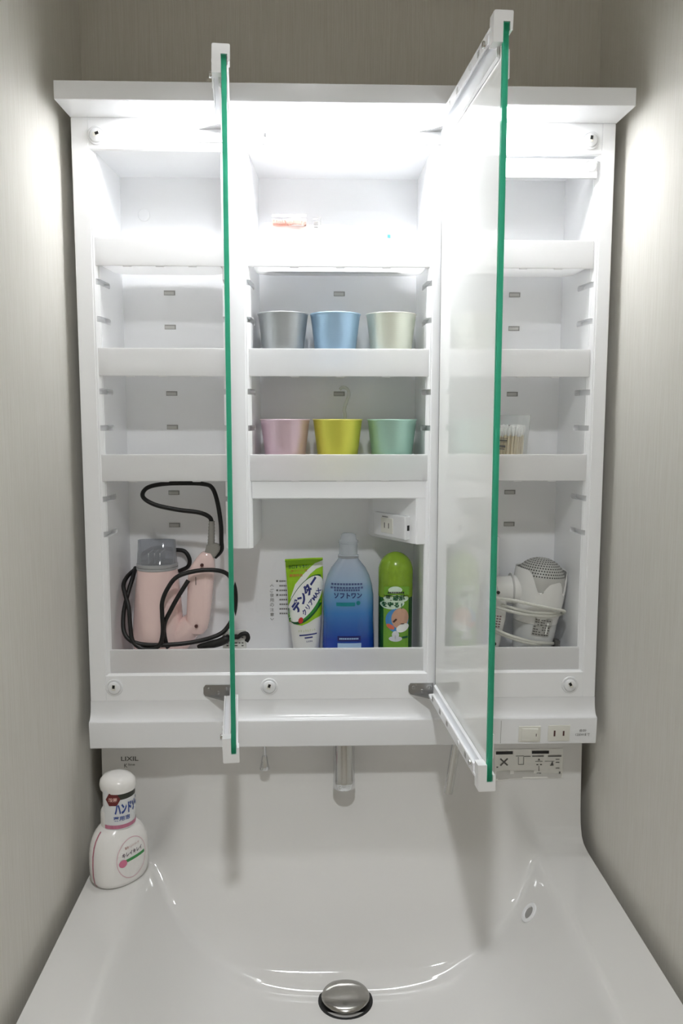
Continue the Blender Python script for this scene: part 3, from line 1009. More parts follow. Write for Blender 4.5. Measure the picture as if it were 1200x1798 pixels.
navy = mat('navy_print', srgb(44, 52, 120), 0.35)
red = mat('red_print', srgb(196, 50, 48), 0.35)
wprint = mat('white_print', srgb(236, 238, 234), 0.3)
poly = [tpx(*q) for q in ((98, 205), (300, 195), (520, 183), (728, 178), (730, 300), (728, 500), (724, 760), (716, 1000), (708, 1150), (600, 1190), (480, 1260), (380, 1300), (300, 1290), (230, 1265), (172, 1250), (160, 1100), (148, 800), (128, 560), (108, 360))]
decal('lime_field', polyfill(poly), lime, tp, O, X, Z, tb_, 0.0004)
poly = [tpx(*q) for q in ((728, 245), (728, 330), (620, 350), (500, 440), (420, 540), (400, 600), (290, 750), (215, 950), (205, 1120), (170, 1200), (200, 1000), (260, 720), (330, 560), (430, 440), (560, 320))]
def band(a, c):
    A = [px2(*tpx(*q)) for q in a]; C = [px2(*tpx(*q)) for q in c]
    out = []
    for i in range(len(A) - 1):
        out += [[A[i], A[i + 1], C[i + 1]], [A[i], C[i + 1], C[i]]]
    return out
decal('white_swoosh', band(((728, 250), (600, 300), (480, 400), (380, 500), (270, 640), (200, 850)), ((728, 345), (620, 390), (520, 470), (440, 570), (330, 760), (200, 950))), wprint, tp, O, X, Z, tb_, 0.0007)
ang = math.radians(57)
ov_c = px2(*tpx(460, 880))
decal('green_oval', [t for t in xf(ell(0, 0, 0.0425, 0.0215, 0, 40, 6), ov_c[0] + 0.0010, ov_c[1] - 0.0002, ang) if all(p[0] < 0.0262 - 0.10 * max(0, -p[1]) for p in t)], green, tp, O, X, Z, tb_, 0.0009)
decal('dark_green_edge', [t for t in xf(ell(0, 0, 0.0425, 0.0215, 0, 40, 1, 0.90), ov_c[0] + 0.0010, ov_c[1] - 0.0002, ang) if all(p[0] < 0.0262 - 0.10 * max(0, -p[1]) for p in t)], dgreen, tp, O, X, Z, tb_, 0.0011)
decal('white_oval', xf(ell(0, 0, 0.0400, 0.0178, 0, 40, 6), ov_c[0] - 0.0018, ov_c[1] + 0.0006, ang), wprint, tp, O, X, Z, tb_, 0.0013)
c1 = px2(*tpx(430, 790)); c2 = px2(*tpx(540, 910))
decal('name_lettering', xf(fit_text('デンター', 0.060, 0.0160, 0.06, 0.15), c1[0], c1[1], ang), navy, tp, O, X, Z, tb_, 0.0016, 0.003)
decal('name_lettering', xf(fit_text('クリアMAX', 0.046, 0.0075, 0.035, 0.15), c2[0], c2[1], ang), navy, tp, O, X, Z, tb_, 0.0016, 0.003)
c = px2(*tpx(368, 1215)); decal('red_seal', ell(c[0], c[1], 0.0034, 0.0048, -0.3, 20, 2), red, tp, O, X, Z, tb_, 0.0016)
c = px2(*tpx(330, 355)); decal('slogan_lettering', xf(fit_text('お口すっきり!', 0.031, 0.0048, 0.01), c[0], c[1], 0.05), dgreen, tp, O, X, Z, tb_, 0.0012)
c = px2(*tpx(330, 420)); c3 = px2(*tpx(285, 495))
decal('red_lettering', xf(fit_text('ネバつき', 0.026, 0.0036, 0.0), c[0], c[1], 0.05) + xf(fit_text('歯垢除去', 0.020, 0.0042, 0.01), c3[0], c3[1], 0.05), mat('red_print_light', srgb(206, 96, 60), 0.4), tp, O, X, Z, tb_, 0.0012)
c = px2(*tpx(465, 1380)); decal('flavour_lettering', xf(fit_text('ナチュラルミント', 0.026, 0.0036), c[0], c[1], 0.1), mat('olive_print', srgb(168, 180, 90), 0.4), tp, O, X, Z, tb_, 0.0008)
c = px2(*tpx(485, 1445)); c3 = px2(*tpx(495, 1490)); c4 = px2(*tpx(505, 1550))
decal('small_lettering', xf(rect(-0.013, 0.013, -0.0010, 0.0010, 8, 1), c[0], c[1], 0.1) + xf(rect(-0.006, 0.006, -0.0010, 0.0010, 4, 1), c3[0], c3[1], 0.1) + xf(fit_text('LION', 0.0085, 0.0026, 0.01), c4[0], c4[1], 0.1), navy, tp, O, X, Z, tb_, 0.0008)

# ================================================================== MOUTHWASH
mw = empty('mouthwash_bottle', (0.0065, 0.054, FLOOR), 'blue see-through mouthwash bottle with a clear cap', 'bottle')
liq = mat('graded_blue_bottle', srgb(90, 140, 205), 0.05, trans=0.4, ior=1.33, coat=0.8)  # base colour graded by height: deep blue at the foot, pale towards the neck
nt = liq.node_tree
tc = nt.nodes.new('ShaderNodeTexCoord'); sepx = nt.nodes.new('ShaderNodeSeparateXYZ'); cr = nt.nodes.new('ShaderNodeValToRGB')
mr = nt.nodes.new('ShaderNodeMapRange'); mr.inputs['From Min'].default_value = 0.0; mr.inputs['From Max'].default_value = 0.16
nt.links.new(tc.outputs['Object'], sepx.inputs[0]); nt.links.new(sepx.outputs['Z'], mr.inputs['Value']); nt.links.new(mr.outputs[0], cr.inputs[0])
els = cr.color_ramp.elements
els[0].position = 0.0; els[0].color = srgb(34, 78, 214)
els[1].position = 1.0; els[1].color = srgb(206, 218, 236)
for ps, cc in ((0.25, srgb(34, 84, 200)), (0.50, srgb(76, 152, 232)), (0.68, srgb(140, 196, 240)), (0.82, srgb(190, 216, 244))):
    e_ = els.new(ps); e_.color = cc
nt.links.new(cr.outputs[0], nt.nodes['Principled BSDF'].inputs['Base Color'])
b = bm_new()
MX, MY = 0.0065, 0.054
secs = [(0.0, 0.0375, 0.0235), (0.003, 0.0400, 0.0260), (0.020, 0.0402, 0.0262), (0.045, 0.0395, 0.0258), (0.065, 0.0385, 0.0250), (0.085, 0.0388, 0.0252), (0.105, 0.0385, 0.0250), (0.122, 0.0360, 0.0240), (0.136, 0.0318, 0.0222), (0.147, 0.0262, 0.0205), (0.154, 0.0205, 0.0180), (0.159, 0.0165, 0.0160), (0.162, 0.0150, 0.0150)]
loft(b, [sq_ring(MX, MY, FLOOR + h, a, bb, 44, 2.6 if h < 0.14 else 2.1) for h, a, bb in secs])
mwb = obj('bottle_body', b, liq, mw)
b = bm_new(); lathe(b, [(0.0158, 0.162), (0.0158, 0.166), (0.0140, 0.167), (0.0140, 0.184), (0.0150, 0.1845), (0.0150, 0.188), (0.0125, 0.190), (0.011, 0.197), (0.0085, 0.199), (0.001, 0.1995)], (MX, MY, FLOOR), Z, 32)
obj('cap', b, thin_clear('clear_cap', srgb(228, 232, 236), 0.62), mw)
O = P(612, 1050, 'y', 0.03)
def px3(u, v):
    q = P(u, v, 'y', 0.03); return (q.x - O.x, q.z - O.z)
def mpx(zx, zy): return (560 + zx / 8.17, 930 + zy / 8.17)
pale_blue_print = mat('pale_blue_print', srgb(170, 200, 230), 0.35)
c = px3(*mpx(420, 945)); decal('name_lettering', xf(fit_text('ソフトワン', 0.042, 0.0086, 0.04), c[0], c[1]), mat('indigo_print', srgb(38, 56, 110), 0.35), mw, O, X, Z, mwb, 0.0006)
ink = []
for zy, w_ in ((785, 460), (835, 480), (870, 380)):
    c = px3(*mpx(410, zy)); ww = w_ / 8.17 / 1456 * 1.22
    k = 11
    for i in range(k):
        a = -ww / 2 + ww * i / k
        ink += rect(c[0] + a, c[0] + a + ww / k * 0.72, c[1] - 0.0014, c[1] + 0.0014)
decal('small_lettering', ink, mat('slate_print', srgb(70, 86, 130), 0.35), mw, O, X, Z, mwb, 0.0006)
c = px3(*mpx(400, 1070)); decal('green_band', rect(c[0] - 0.0155, c[0] + 0.0125, c[1] - 0.0028, c[1] + 0.0028, 8, 1) + ell(c[0] + 0.0175, c[1] + 0.002, 0.0032, 0.0032, 0, 18, 2), mat('teal_print', srgb(20, 130, 140), 0.35), mw, O, X, Z, mwb, 0.0006)
c = px3(*mpx(435, 1560)); decal('navy_band', rect(c[0] - 0.0175, c[0] + 0.0175, c[1] - 0.004, c[1] + 0.004, 8, 1), mat('deep_navy_print', srgb(24, 34, 110), 0.35), mw, O, X, Z, mwb, 0.0006)
ink = []
for i in range(11): ink += rect(c[0] - 0.0145 + i * 0.00265, c[0] - 0.0145 + i * 0.00265 + 0.0019, c[1] - 0.0012, c[1] + 0.0012)
decal('band_lettering', ink, pale_blue_print, mw, O, X, Z, mwb, 0.0010)
c = px3(*mpx(440, 1665)); decal('pale_panel', rect(c[0] - 0.0178, c[0] + 0.0178, c[1] - 0.006, c[1] + 0.0045, 8, 2), pale_blue_print, mw, O, X, Z, mwb, 0.0006)
b = bm_new(); lathe(b, [(0.0016, 0.020), (0.0016, 0.150)], (MX - 0.004, MY, FLOOR), Vector((0.02, 0, 1)), 10)

b.free()
# ================================================================== SHAVING GEL CAN
gc = empty('shaving_gel_can', (0.0785, 0.050, FLOOR), 'green aerosol can with a domed lime cap under the socket', 'aerosol can')
GX, GY = 0.0785, 0.050
b = bm_new(); lathe(b, [(0.0235, 0), (0.0252, 0.001), (0.0258, 0.003), (0.0258, 0.106), (0.0252, 0.108)], (GX, GY, FLOOR), Z, 48)
can = obj('can_body', b, mat('dark_green_can', srgb(38, 92, 40), 0.22, metal=0.25), gc)
prof = [(0.0262, 0.104), (0.0262, 0.142)]
for i in range(1, 11):
    t = PI / 2 * i / 10
    prof.append((max(0.0262 * math.cos(t), 0.0005), 0.142 + 0.0290 * math.sin(t)))
b = bm_new(); lathe(b, prof, (GX, GY, FLOOR), Z, 48); obj('cap', b, mat('lime_cap', srgb(132, 166, 44), 0.22), gc)
O = P(694, 1080, 'y', GY - 0.0258)
def px4(u, v):
    q = P(u, v, 'y', GY - 0.0258); return (q.x - O.x, q.z - O.z)
def gpx(zx, zy): return (650 + zx / 9.46, 960 + zy / 9.46)
decal('light_green_field', rect(*[px4(*gpx(230, 1690))[0], px4(*gpx(640, 1690))[0]], px4(*gpx(400, 1690))[1], px4(*gpx(400, 660))[1], 10, 8), mat('mid_green_print', srgb(112, 164, 52), 0.25), gc, O, X, Z, can, 0.0003)
c = px4(*gpx(420, 730)); cloud = ell(c[0], c[1] + 0.001, 0.0105, 0.0055, 0, 24, 3)
c = px4(*gpx(440, 870)); cloud += ell(c[0], c[1], 0.0185, 0.0062, 0, 30, 3)
c = px4(*gpx(390, 960)); cloud += ell(c[0] - 0.001, c[1], 0.0175, 0.0075, 0.1, 30, 3)
decal('cloud_print', cloud, mat('pale_green_print', srgb(206, 226, 206), 0.3), gc, O, X, Z, can, 0.0006)
c = px4(*gpx(430, 850)); c1 = px4(*gpx(345, 965)); c2 = px4(*gpx(525, 985))
decal('slogan_lettering', xf(fit_text('敏感肌', 0.0275, 0.0088, 0.045), c[0], c[1]) + xf(fit_text('を守る', 0.0250, 0.0088, 0.045), c1[0], c1[1]) + xf(fit_text('!', 0.0018, 0.009, 0.01), c2[0], c2[1]), dgreen, gc, O, X, Z, can, 0.0010)
c = px4(*gpx(435, 762)); ink = []
for i in range(9): ink += rect(c[0] - 0.0125 + i * 0.0028, c[0] - 0.0125 + i * 0.0028 + 0.002, c[1] - 0.0013, c[1] + 0.0013)
decal('small_lettering', ink, print_black, gc, O, X, Z, can, 0.0010)
c = px4(*gpx(455, 1225))
decal('picture_oval', ell(c[0], c[1], 0.0170, 0.0185, 0, 36, 4), mat('blue_oval', srgb(70, 140, 200), 0.3), gc, O, X, Z, can, 0.0006)
c = px4(*gpx(500, 1190)); decal('face_print', ell(c[0], c[1], 0.0128, 0.0158, -0.12, 30, 4), mat('skin_print', srgb(200, 158, 134), 0.35), gc, O, X, Z, can, 0.0008)
c = px4(*gpx(540, 1350)); decal('foam_print', ell(c[0], c[1], 0.0098, 0.0062, 0.35, 30, 3), wprint, gc, O, X, Z, can, 0.0010)
c = px4(*gpx(415, 1225)); c1 = px4(*gpx(535, 1280)); c2 = px4(*gpx(495, 1098)); c3 = px4(*gpx(605, 1100))
decal('brush_print', xf(rect(-0.0034, 0.0034, -0.0014, 0.0014, 2, 1), c[0], c[1], 0.8) + ell(c1[0], c1[1], 0.0030, 0.0008, 0, 14, 1), mat('brown_print', srgb(80, 56, 50), 0.4), gc, O, X, Z, can, 0.0013)
c = px4(*gpx(345, 1330)); decal('hand_print', ell(c[0], c[1], 0.0062, 0.0034, -0.5, 24, 3), mat('orange_skin_print', srgb(214, 110, 80), 0.35), gc, O, X, Z, can, 0.0010)
c = px4(*gpx(425, 1530)); c0 = px4(*gpx(425, 1450))
decal('foam_heap_print', ell(c[0], c[1], 0.0098, 0.0042, 0, 26, 3) + ell(c0[0], c0[1] - 0.001, 0.0052, 0.0058, 0, 22, 2), mat('foam_grey_print', srgb(206, 208, 214), 0.35), gc, O, X, Z, can, 0.0008)
c = px4(*gpx(580, 1510)); decal('small_bar', rect(c[0] - 0.0045, c[0] + 0.0045, c[1] - 0.0016, c[1] + 0.0016, 3, 1), dgreen, gc, O, X, Z, can, 0.0008)

# ================================================================== PINK HAIR DRYER
pink = mat('pink_gloss_plastic', srgb(246, 218, 214), 0.12)
pd = empty('hair_dryer', (-0.288, 0.056, FLOOR), 'pale pink folding hair dryer with a tangled black cord', 'hair dryer')
DY = 0.060
b = bm_new()
def dsec(z, cx, r, ry): return sq_ring(cx, DY, z, r, ry, 40, 2.1)
loft(b, [dsec(FLOOR + 0.0005, -0.284, 0.022, 0.022), dsec(FLOOR + 0.003, -0.284, 0.031, 0.031), dsec(1.108, -0.2845, 0.0372, 0.036), dsec(1.130, -0.2850, 0.0385, 0.0375), dsec(1.160, -0.2845, 0.0372, 0.0365), dsec(1.195, -0.2840, 0.0345, 0.034), dsec(1.220, -0.2840, 0.0318, 0.0315), dsec(1.2365, -0.2840, 0.0302, 0.030)])
obj('barrel', b, pink, pd)
b = bm_new(); lathe(b, [(0.0300, 0.0), (0.0312, 0.001), (0.0312, 0.0042), (0.0298, 0.0046), (0.0310, 0.0050), (0.0310, 0.0090), (0.029, 0.010)], (-0.284, DY, 1.2362), Z, 44); obj('nozzle_ring', b, mat('grey_plastic', srgb(176, 178, 180), 0.3), pd)
smoke = thin_clear('smoky_clear_plastic', srgb(226, 228, 232), 0.84)
b = bm_new()
ro = [(1.246, 0.0298, 0.0290), (1.256, 0.0293, 0.024), (1.268, 0.0287, 0.016), (1.281, 0.0283, 0.010)]
loft(b, [sq_ring(-0.2840, DY, z, a, c_, 40, 2.3) for z, a, c_ in ro] + [sq_ring(-0.2840, DY, z, a - 0.002, c_ - 0.002, 40, 2.3) for z, a, c_ in ro[::-1]], False, False)
nz = obj('concentrator', b, smoke, pd)
b = bm_new()
for xx in (-0.293, -0.284, -0.276): box(b, xx - 0.0006, xx + 0.0006, DY - 0.020, DY + 0.02, 1.246, 1.263)
obj('nozzle_fins', b, mat('grey_fin', srgb(200, 200, 200), 0.3), nz, smooth=0)
b = bm_new(); lathe(b, [(0.0278, 0.0), (0.0278, 0.002)], (-0.284, DY, 1.2455), Z, 32); obj('outlet_grille', b, mat('dark_grille', srgb(90, 92, 96), 0.5), nz)
# neck between barrel and handle pivot
HY = 0.048
hp = P(346, 1099, 'y', HY)       # pivot
ht = P(360, 990, 'y', HY)        # upper end
b = bm_new(); tube(b, [(-0.272, DY, 1.118), (-0.255, 0.055, 1.128), (hp.x - 0.006, HY + 0.004, hp.z + 0.004)], 0.024, 24, 5, lambda t: 0.027 - 0.010 * t); obj('neck', b, pink, pd)
# handle: flattened rounded bar
b = bm_new()
def hsec(u0, u1, v0, v1, ty, e=3.0):
    a = P(u0, v0, 'y', HY); c_ = P(u1, v1, 'y', HY)
    cx_ = (a + c_) / 2; ex_ = (c_ - a) / 2
    out = []
    for i in range(32):
        t = 2 * PI * i / 32
        c2, s2 = math.cos(t), math.sin(t)
        out.append(cx_ + ex_ * math.copysign(abs(c2) ** (2 / e), c2) + Y * (ty * math.copysign(abs(s2) ** (2 / e), s2)))
    return out
loft(b, [hsec(338, 352, 1113, 1113.5, 0.008), hsec(332, 360, 1109, 1110, 0.012), hsec(328, 366, 1101, 1102, 0.0125), hsec(328, 369, 1085, 1086, 0.013), hsec(329, 372, 1060, 1062, 0.0135), hsec(330, 375, 1030, 1032, 0.0135), hsec(331, 377, 1008, 1012, 0.0135), hsec(336, 378, 992, 998, 0.013), hsec(346, 377, 978, 984, 0.012), hsec(352, 375, 971, 976, 0.0105), hsec(357, 372, 968, 971, 0.008)])
hd = obj('handle', b, pink, pd)
for u, v in ((355, 992), (345, 1099)):
    q = P(u, v, 'y', HY - 0.0135)
    b = bm_new(); disc(b, (q.x, HY - 0.0142, q.z), (0, -1, 0), 0.0026, 0.0015, 16); obj('screw', b, screw_m, hd)
q = P(344, 1020, 'y', HY - 0.0135)
b = bm_new(); box(b, q.x - 0.0006, q.x + 0.0006, HY - 0.0145, HY - 0.012, q.z - 0.006, q.z + 0.006); obj('seam_mark', b, mat('grey_mark', srgb(140, 120, 116), 0.4), hd, smooth=0)
# grey hanging loop and ribbed sleeve
gp = mat('grey_rubber', srgb(150, 148, 142), 0.5)
b = bm_new(); prism(b, [tuple((P(u, v, 'y', HY).x, P(u, v, 'y', HY).z)) for u, v in ((359, 974), (364, 955), (378, 953), (387, 957), (386, 968), (376, 980))], 'y', HY - 0.006, HY + 0.006)
bmesh.ops.bevel(b, geom=list(b.edges), offset=0.0015, segments=2, affect='EDGES'); obj('hanging_loop', b, gp, hd)
b = bm_new()
s0, s1 = P(371, 962, 'y', HY), P(372, 915, 'y', HY)
prof = []
Ls = (s1 - s0).length
for i in range(18):
    t = i / 17
    prof.append((0.0052 - 0.0012 * t + (0.0006 if i % 2 else 0), Ls * t))
lathe(b, prof, s0, s1 - s0, 16); obj('cord_sleeve', b, gp, hd)
# cord
b = bm_new()
def path(pix, y):
    ysq = y if isinstance(y, (list, tuple)) else [y] * len(pix)
    return [P(u, v, 'y', yy) for (u, v), yy in zip(pix, ysq)]
CR = 0.0033
tube(b, path([(372, 918), (368, 908), (350, 900), (312, 895), (272, 886), (251, 872), (258, 857), (285, 850), (325, 848.5), (358, 850), (373, 857), (382, 882), (388, 920), (389, 950), (389, 966), (378, 978)], [0.048, 0.046, 0.042, 0.04, 0.04, 0.045, 0.055, 0.062, 0.062, 0.058, 0.054, 0.052, 0.050, 0.052, 0.056, 0.062]), CR, 10, 6)
tube(b, path([(245, 978), (270, 962), (305, 965), (324, 968), (333, 982), (330, 995), (314, 1003)], [0.099, 0.100, 0.100, 0.098, 0.096, 0.098, 0.1]), CR, 10, 6)
tube(b, path([(238, 999), (224, 1012), (217, 1027), (220, 1044), (226, 1066), (229, 1100), (233, 1125), (246, 1137), (262, 1140), (280, 1133), (286, 1110), (285, 1080), (285, 1057), (294, 1034), (311, 1013), (342, 1003), (375, 1001), (398, 1007), (410, 1024), (414, 1048), (411, 1078), (399, 1102), (381, 1116), (342, 1127), (298, 1132), (255, 1132), (230, 1125), (218, 1109), (217, 1079), (222, 1053), (227, 1034), (234, 1012), (238, 997)],
             [0.085, 0.065, 0.05, 0.04, 0.03, 0.022, 0.0165, 0.0145, 0.0135, 0.0135, 0.0135, 0.014, 0.014, 0.0155, 0.018, 0.022, 0.025, 0.03, 0.035, 0.038, 0.036, 0.030, 0.025, 0.021, 0.0165, 0.0165, 0.018, 0.024, 0.034, 0.042, 0.052, 0.066, 0.086]), CR, 10, 6)
tube(b, path([(331, 1019), (311, 1051), (297, 1077), (290, 1092), (288, 1108), (292, 1130), (296, 1138)], [0.030, 0.022, 0.018, 0.019, 0.0195, 0.022, 0.022]), CR, 10, 6)
tube(b, path([(398, 1122), (409, 1116.5), (417, 1119), (425, 1113.5), (433, 1113), (436, 1120), (433, 1126)], 0.024), CR, 10, 6)
obj('cord', b, black, pd, label='black cord')
b = bm_new()
pp = path([(347, 1136), (352, 1134.5), (366, 1132), (378, 1130), (388, 1127), (398, 1122), (403, 1119)], 0.022)
tube(b, pp, 0.004, 12, 4, lambda t: 0.0022 + 0.0040 * min(1, t * 2.2) * (1 if t < 0.85 else 0.75))
obj('plug', b, black, pd)
# caution tag on the cord
b = bm_new()
q0, q1 = P(391, 1106, 'y', 0.030), P(433, 1140, 'y', 0.030)
box(b, q0.x, q1.x, 0.0295, 0.0303, q1.z, q0.z, 0.0002, 1)
tg = obj('caution_tag', b, mat('tag_film', srgb(226, 226, 222), 0.3), pd)
ink = []
for i in range(6):
    for j in range(5):
        if random.random() < 0.75: ink += rect(-0.012 + i * 0.0045, -0.012 + i * 0.0045 + 0.003, -0.010 + j * 0.0042, -0.010 + j * 0.0042 + 0.0018)
decal('tag_lettering', ink, print_grey, tg, (q0 + q1) / 2 - Y * 0.0008, X, Z, off=0.0002)

# ================================================================== COTTON SWABS
jar = empty('swab_jar', (0.238, 0.048, 1.378), 'open clear plastic jar of cotton swabs on the shelf', 'jar')
JX, JY, JZ = 0.238, 0.048, 1.3782
b = bm_new(); lathe(b, [(0.030, 0), (0.0325, 0.001), (0.0335, 0.003), (0.0395, 0.0895), (0.0402, 0.0905), (0.0392, 0.0905), (0.0385, 0.0895), (0.0325, 0.004), (0.001, 0.003)], (JX, JY, JZ), Z, 48)
jb = obj('jar_wall', b, thin_clear('thin_clear_plastic', (0.98, 0.99, 0.99, 1), 0.95), jar)
O = P(881, 780, 'y', JY - 0.036)
ink = []
for dz, hh in ((0.0085, 0.0008), (0.0055, 0.0022), (0.0032, 0.0008), (-0.0030, 0.0034), (-0.0068, 0.0012), (0.0005, 0.0004)):
    ink += xf(rect(-0.0065, 0.0065, -hh / 2, hh / 2, 4, 1), dz * 0.25, dz, -0.06)
ink = [t for t in ink]
decal('barcode', ink, print_grey, jar, O, X, Z, jb, 0.0004)
sticks = bm_new(); tips = bm_new()
rnd = random.Random(3)
k = 0
for i in range(130):
    rr = 0.0285 * math.sqrt((i + 0.5) / 130); th = i * 2.39996
    x_, y_ = JX + rr * math.cos(th), JY + rr * math.sin(th)
    tx, ty = JX + rr * 1.10 * math.cos(th + 0.15) + rnd.uniform(-0.002, 0.002), JY + rr * 1.10 * math.sin(th + 0.15) + rnd.uniform(-0.002, 0.002)
    zt = JZ + 0.072 + rnd.uniform(-0.002, 0.004)
    a, c = Vector((x_, y_, JZ + 0.004)), Vector((tx, ty, zt))
    lathe(sticks, [(0.0011, 0), (0.0011, (c - a).length)], a, c - a, 6)
    lathe(tips, [(0.0011, -0.012), (0.0025, -0.008), (0.0027, -0.003), (0.0018, 0.0005), (0.0004, 0.0012)], c, c - a, 8)
sw_root = empty('cotton_swabs', (JX, JY, JZ + 0.004), 'bundle of cream-stemmed cotton swabs standing in the clear jar', 'cotton swabs')
sw_root['kind'] = 'stuff'
o = obj('swab_stems', sticks, mat('cream_stem', srgb(240, 226, 196), 0.6), sw_root); o['kind'] = 'stuff'
o = obj('swab_tips', tips, mat('cotton', srgb(250, 250, 249), 0.9), sw_root); o['kind'] = 'stuff'

# ================================================================== WHITE HAIR DRYER
wplast = mat('white_dryer_plastic', srgb(232, 232, 230), 0.18)
wd = empty('hair_dryer', (0.302, 0.054, FLOOR), 'white hair dryer with a perforated dome, wrapped in its own cord', 'hair dryer')
WY = 0.055
at = P(949.5, 1012, 'y', WY); ab = P(936, 1119, 'y', WY)
ax_ = (at - ab).normalized()
La = (at - ab).length
sx_ = (X - ax_ * X.dot(ax_)).normalized(); sy_ = ax_.cross(sx_)
n = 64
# shell with a scalloped upper edge
prof = [(0.0320, 0.027), (0.0336, 0.0275), (0.0345, 0.034), (0.0367, 0.045), (0.0387, 0.062), (0.0400, 0.078), (0.0405, 0.090)]
b = bm_new()
def edge_h(t):
    # front (-y) is t = -pi/2 ; petals: low points at +-0.62 rad from front-right, high elsewhere
    f = (t + PI / 2 + PI) % (2 * PI) - PI
    f -= 0.25
    lo = 0.026 * (math.exp(-((f + 0.50) / 0.26) ** 2) + 1.25 * math.exp(-((f - 0.62) / 0.20) ** 2))
    return 0.110 - lo - 0.016 * math.exp(-(f / 0.6) ** 2)
rings = []
for r, h in prof:
    rings.append([ab + ax_ * h + sx_ * (r * math.cos(2 * PI * i / n)) + sy_ * (r * math.sin(2 * PI * i / n)) for i in range(n)])
for fr in (0.35, 0.7, 1.0):
    ring = []
    for i in range(n):
        t = 2 * PI * i / n
        h = 0.078 + (edge_h(t) - 0.078) * fr
        rr = 0.0400 + 0.0006 * fr - max(0, h - 0.095) * 0.12
        ring.append(ab + ax_ * h + sx_ * (rr * math.cos(t)) + sy_ * (rr * math.sin(t)))
    if fr == 0.35: rings = rings[:-1]
    rings.append(ring)
rin = []
for i in range(n):
    t = 2 * PI * i / n
    rin.append(ab + ax_ * (edge_h(t) - 0.002) + sx_ * (0.0380 * math.cos(t)) + sy_ * (0.0380 * math.sin(t)))
rings.append(rin)
loft(b, rings, True, False)
shell = obj('barrel', b, wplast, wd, smooth=60)
# grille dome
prof = [(0.0372, 0.060), (0.0378, 0.080), (0.0384, 0.090)]
for i in range(1, 13):
    t = PI / 2 * i / 12
    prof.append((max(0.0384 * math.cos(t), 0.0004), 0.090 + 0.036 * math.sin(t)))
b = bm_new(); lathe(b, prof, ab, ax_, 56)
gr = obj('grille_dome', b, mat('grey_grille', srgb(188, 188, 184), 0.4), wd)
b = bm_new()
fx, fy = frame_of(ax_)
for ringi in range(2, 11):
    el = PI / 2 * (1 - ringi / 12.5)
    cnt = int(2 * PI * math.cos(el) * 0.04 / 0.0041)
    for j in range(cnt):
        t = 2 * PI * (j + 0.5 * (ringi % 2)) / cnt
        nrm = ax_ * math.sin(el) + fx * math.cos(el) * math.cos(t) + fy * math.cos(el) * math.sin(t)
        c = ab + ax_ * (0.090 + 0.036 * math.sin(el)) + (fx * math.cos(t) + fy * math.sin(t)) * (0.0384 * math.cos(el)) + nrm * 0.0002
        e1, e2 = frame_of(nrm)
        vv = [b.verts.new(p) for p in circle(c, 0.00115, 7, e1, e2)]
        b.faces.new(vv)
bmesh.ops.recalc_face_normals(b, faces=b.faces)
o = obj('vent_holes', b, dark, gr, smooth=0); o['kind'] = 'stuff'
# nozzle
b = bm_new(); lathe(b, [(0.026, -0.0225), (0.0290, -0.0220), (0.0312, 0.0), (0.0328, 0.018), (0.0332, 0.0270), (0.0315, 0.0272)], ab, ax_, 48, True, True)
wn = obj('concentrator', b, mat('frosted_white_plastic', srgb(206, 208, 208), 0.25), wd)
zmin = min((o_.z for o_ in [ab - ax_ * 0.0245 + sx_ * 0.031 * s for s in (-1, 1)]))
# rating label
def wpx(zx, zy): return (860 + zx / 7.5, 930 + zy / 7.5)
O = P(*wpx(695, 1290), 'y', WY - 0.034)
lt = -0.16
lab = xf(rect(-0.0135, 0.0135, -0.0145, 0.0145, 6, 3), 0, 0, lt)
decal('rating_label', lab, mat('label_grey', srgb(176, 176, 172), 0.4), wd, O, X, Z, wn, 0.0005)
ink = []
rnd = random.Random(5)
for i in range(6):
    for j in range(7):
        if rnd.random() < 0.8: ink += rect(-0.0125 + i * 0.0042, -0.0125 + i * 0.0042 + rnd.uniform(0.002, 0.0036), -0.0125 + j * 0.0038, -0.0125 + j * 0.0038 + 0.0018)
decal('label_lettering', xf(ink, 0, 0, lt), print_grey, wd, O, X, Z, wn, 0.0009)
decal('label_white_strip', xf(rect(0.0060, 0.0085, -0.010, 0.008, 1, 3), 0, 0, lt), wprint, wd, O, X, Z, wn, 0.0012)
# neck, pivot and folded handle
nk0 = P(925, 1035, 'y', WY); nk1 = P(868, 1036, 'y', 0.050)
b = bm_new(); tube(b, [nk0, P(905, 1035, 'y', 0.054), P(893, 1035, 'y', 0.052), nk1], 0.02, 28, 5, lambda t: 0.024 - 0.004 * t); obj('neck', b, wplast, wd)
b = bm_new(); tube(b, [P(899, 1033, 'y', 0.053), P(896.5, 1033, 'y', 0.053)], 0.0240, 28, 0); obj('neck_band', b, mat('pale_grey_band', srgb(196, 196, 194), 0.3), wd)
b = bm_new()
HW = 0.046
def wh(u0, u1, v0, v1, ty):
    a = P(u0, v0, 'y', HW); c_ = P(u1, v1, 'y', HW)
    cx_ = (a + c_) / 2; ex2 = (c_ - a) / 2
    out = []
    for i in range(32):
        t = 2 * PI * i / 32
        c2, s2 = math.cos(t), math.sin(t); e = 3.0
        out.append(cx_ + ex2 * math.copysign(abs(c2) ** (2 / e), c2) + Y * (ty * math.copysign(abs(s2) ** (2 / e), s2)))
    return out
loft(b, [wh(862, 876, 1019, 1021, 0.008), wh(856, 884, 1023, 1025, 0.012), wh(852, 889, 1032, 1035, 0.0135), wh(850, 890, 1046, 1050, 0.014), wh(848, 888, 1072, 1076, 0.0145), wh(846, 887, 1082, 1086, 0.0145), wh(840, 878, 1120, 1124, 0.0145), wh(838, 873, 1136, 1140, 0.014), wh(838, 868, 1146, 1148, 0.011)])
wh_ = obj('handle', b, wplast, wd)
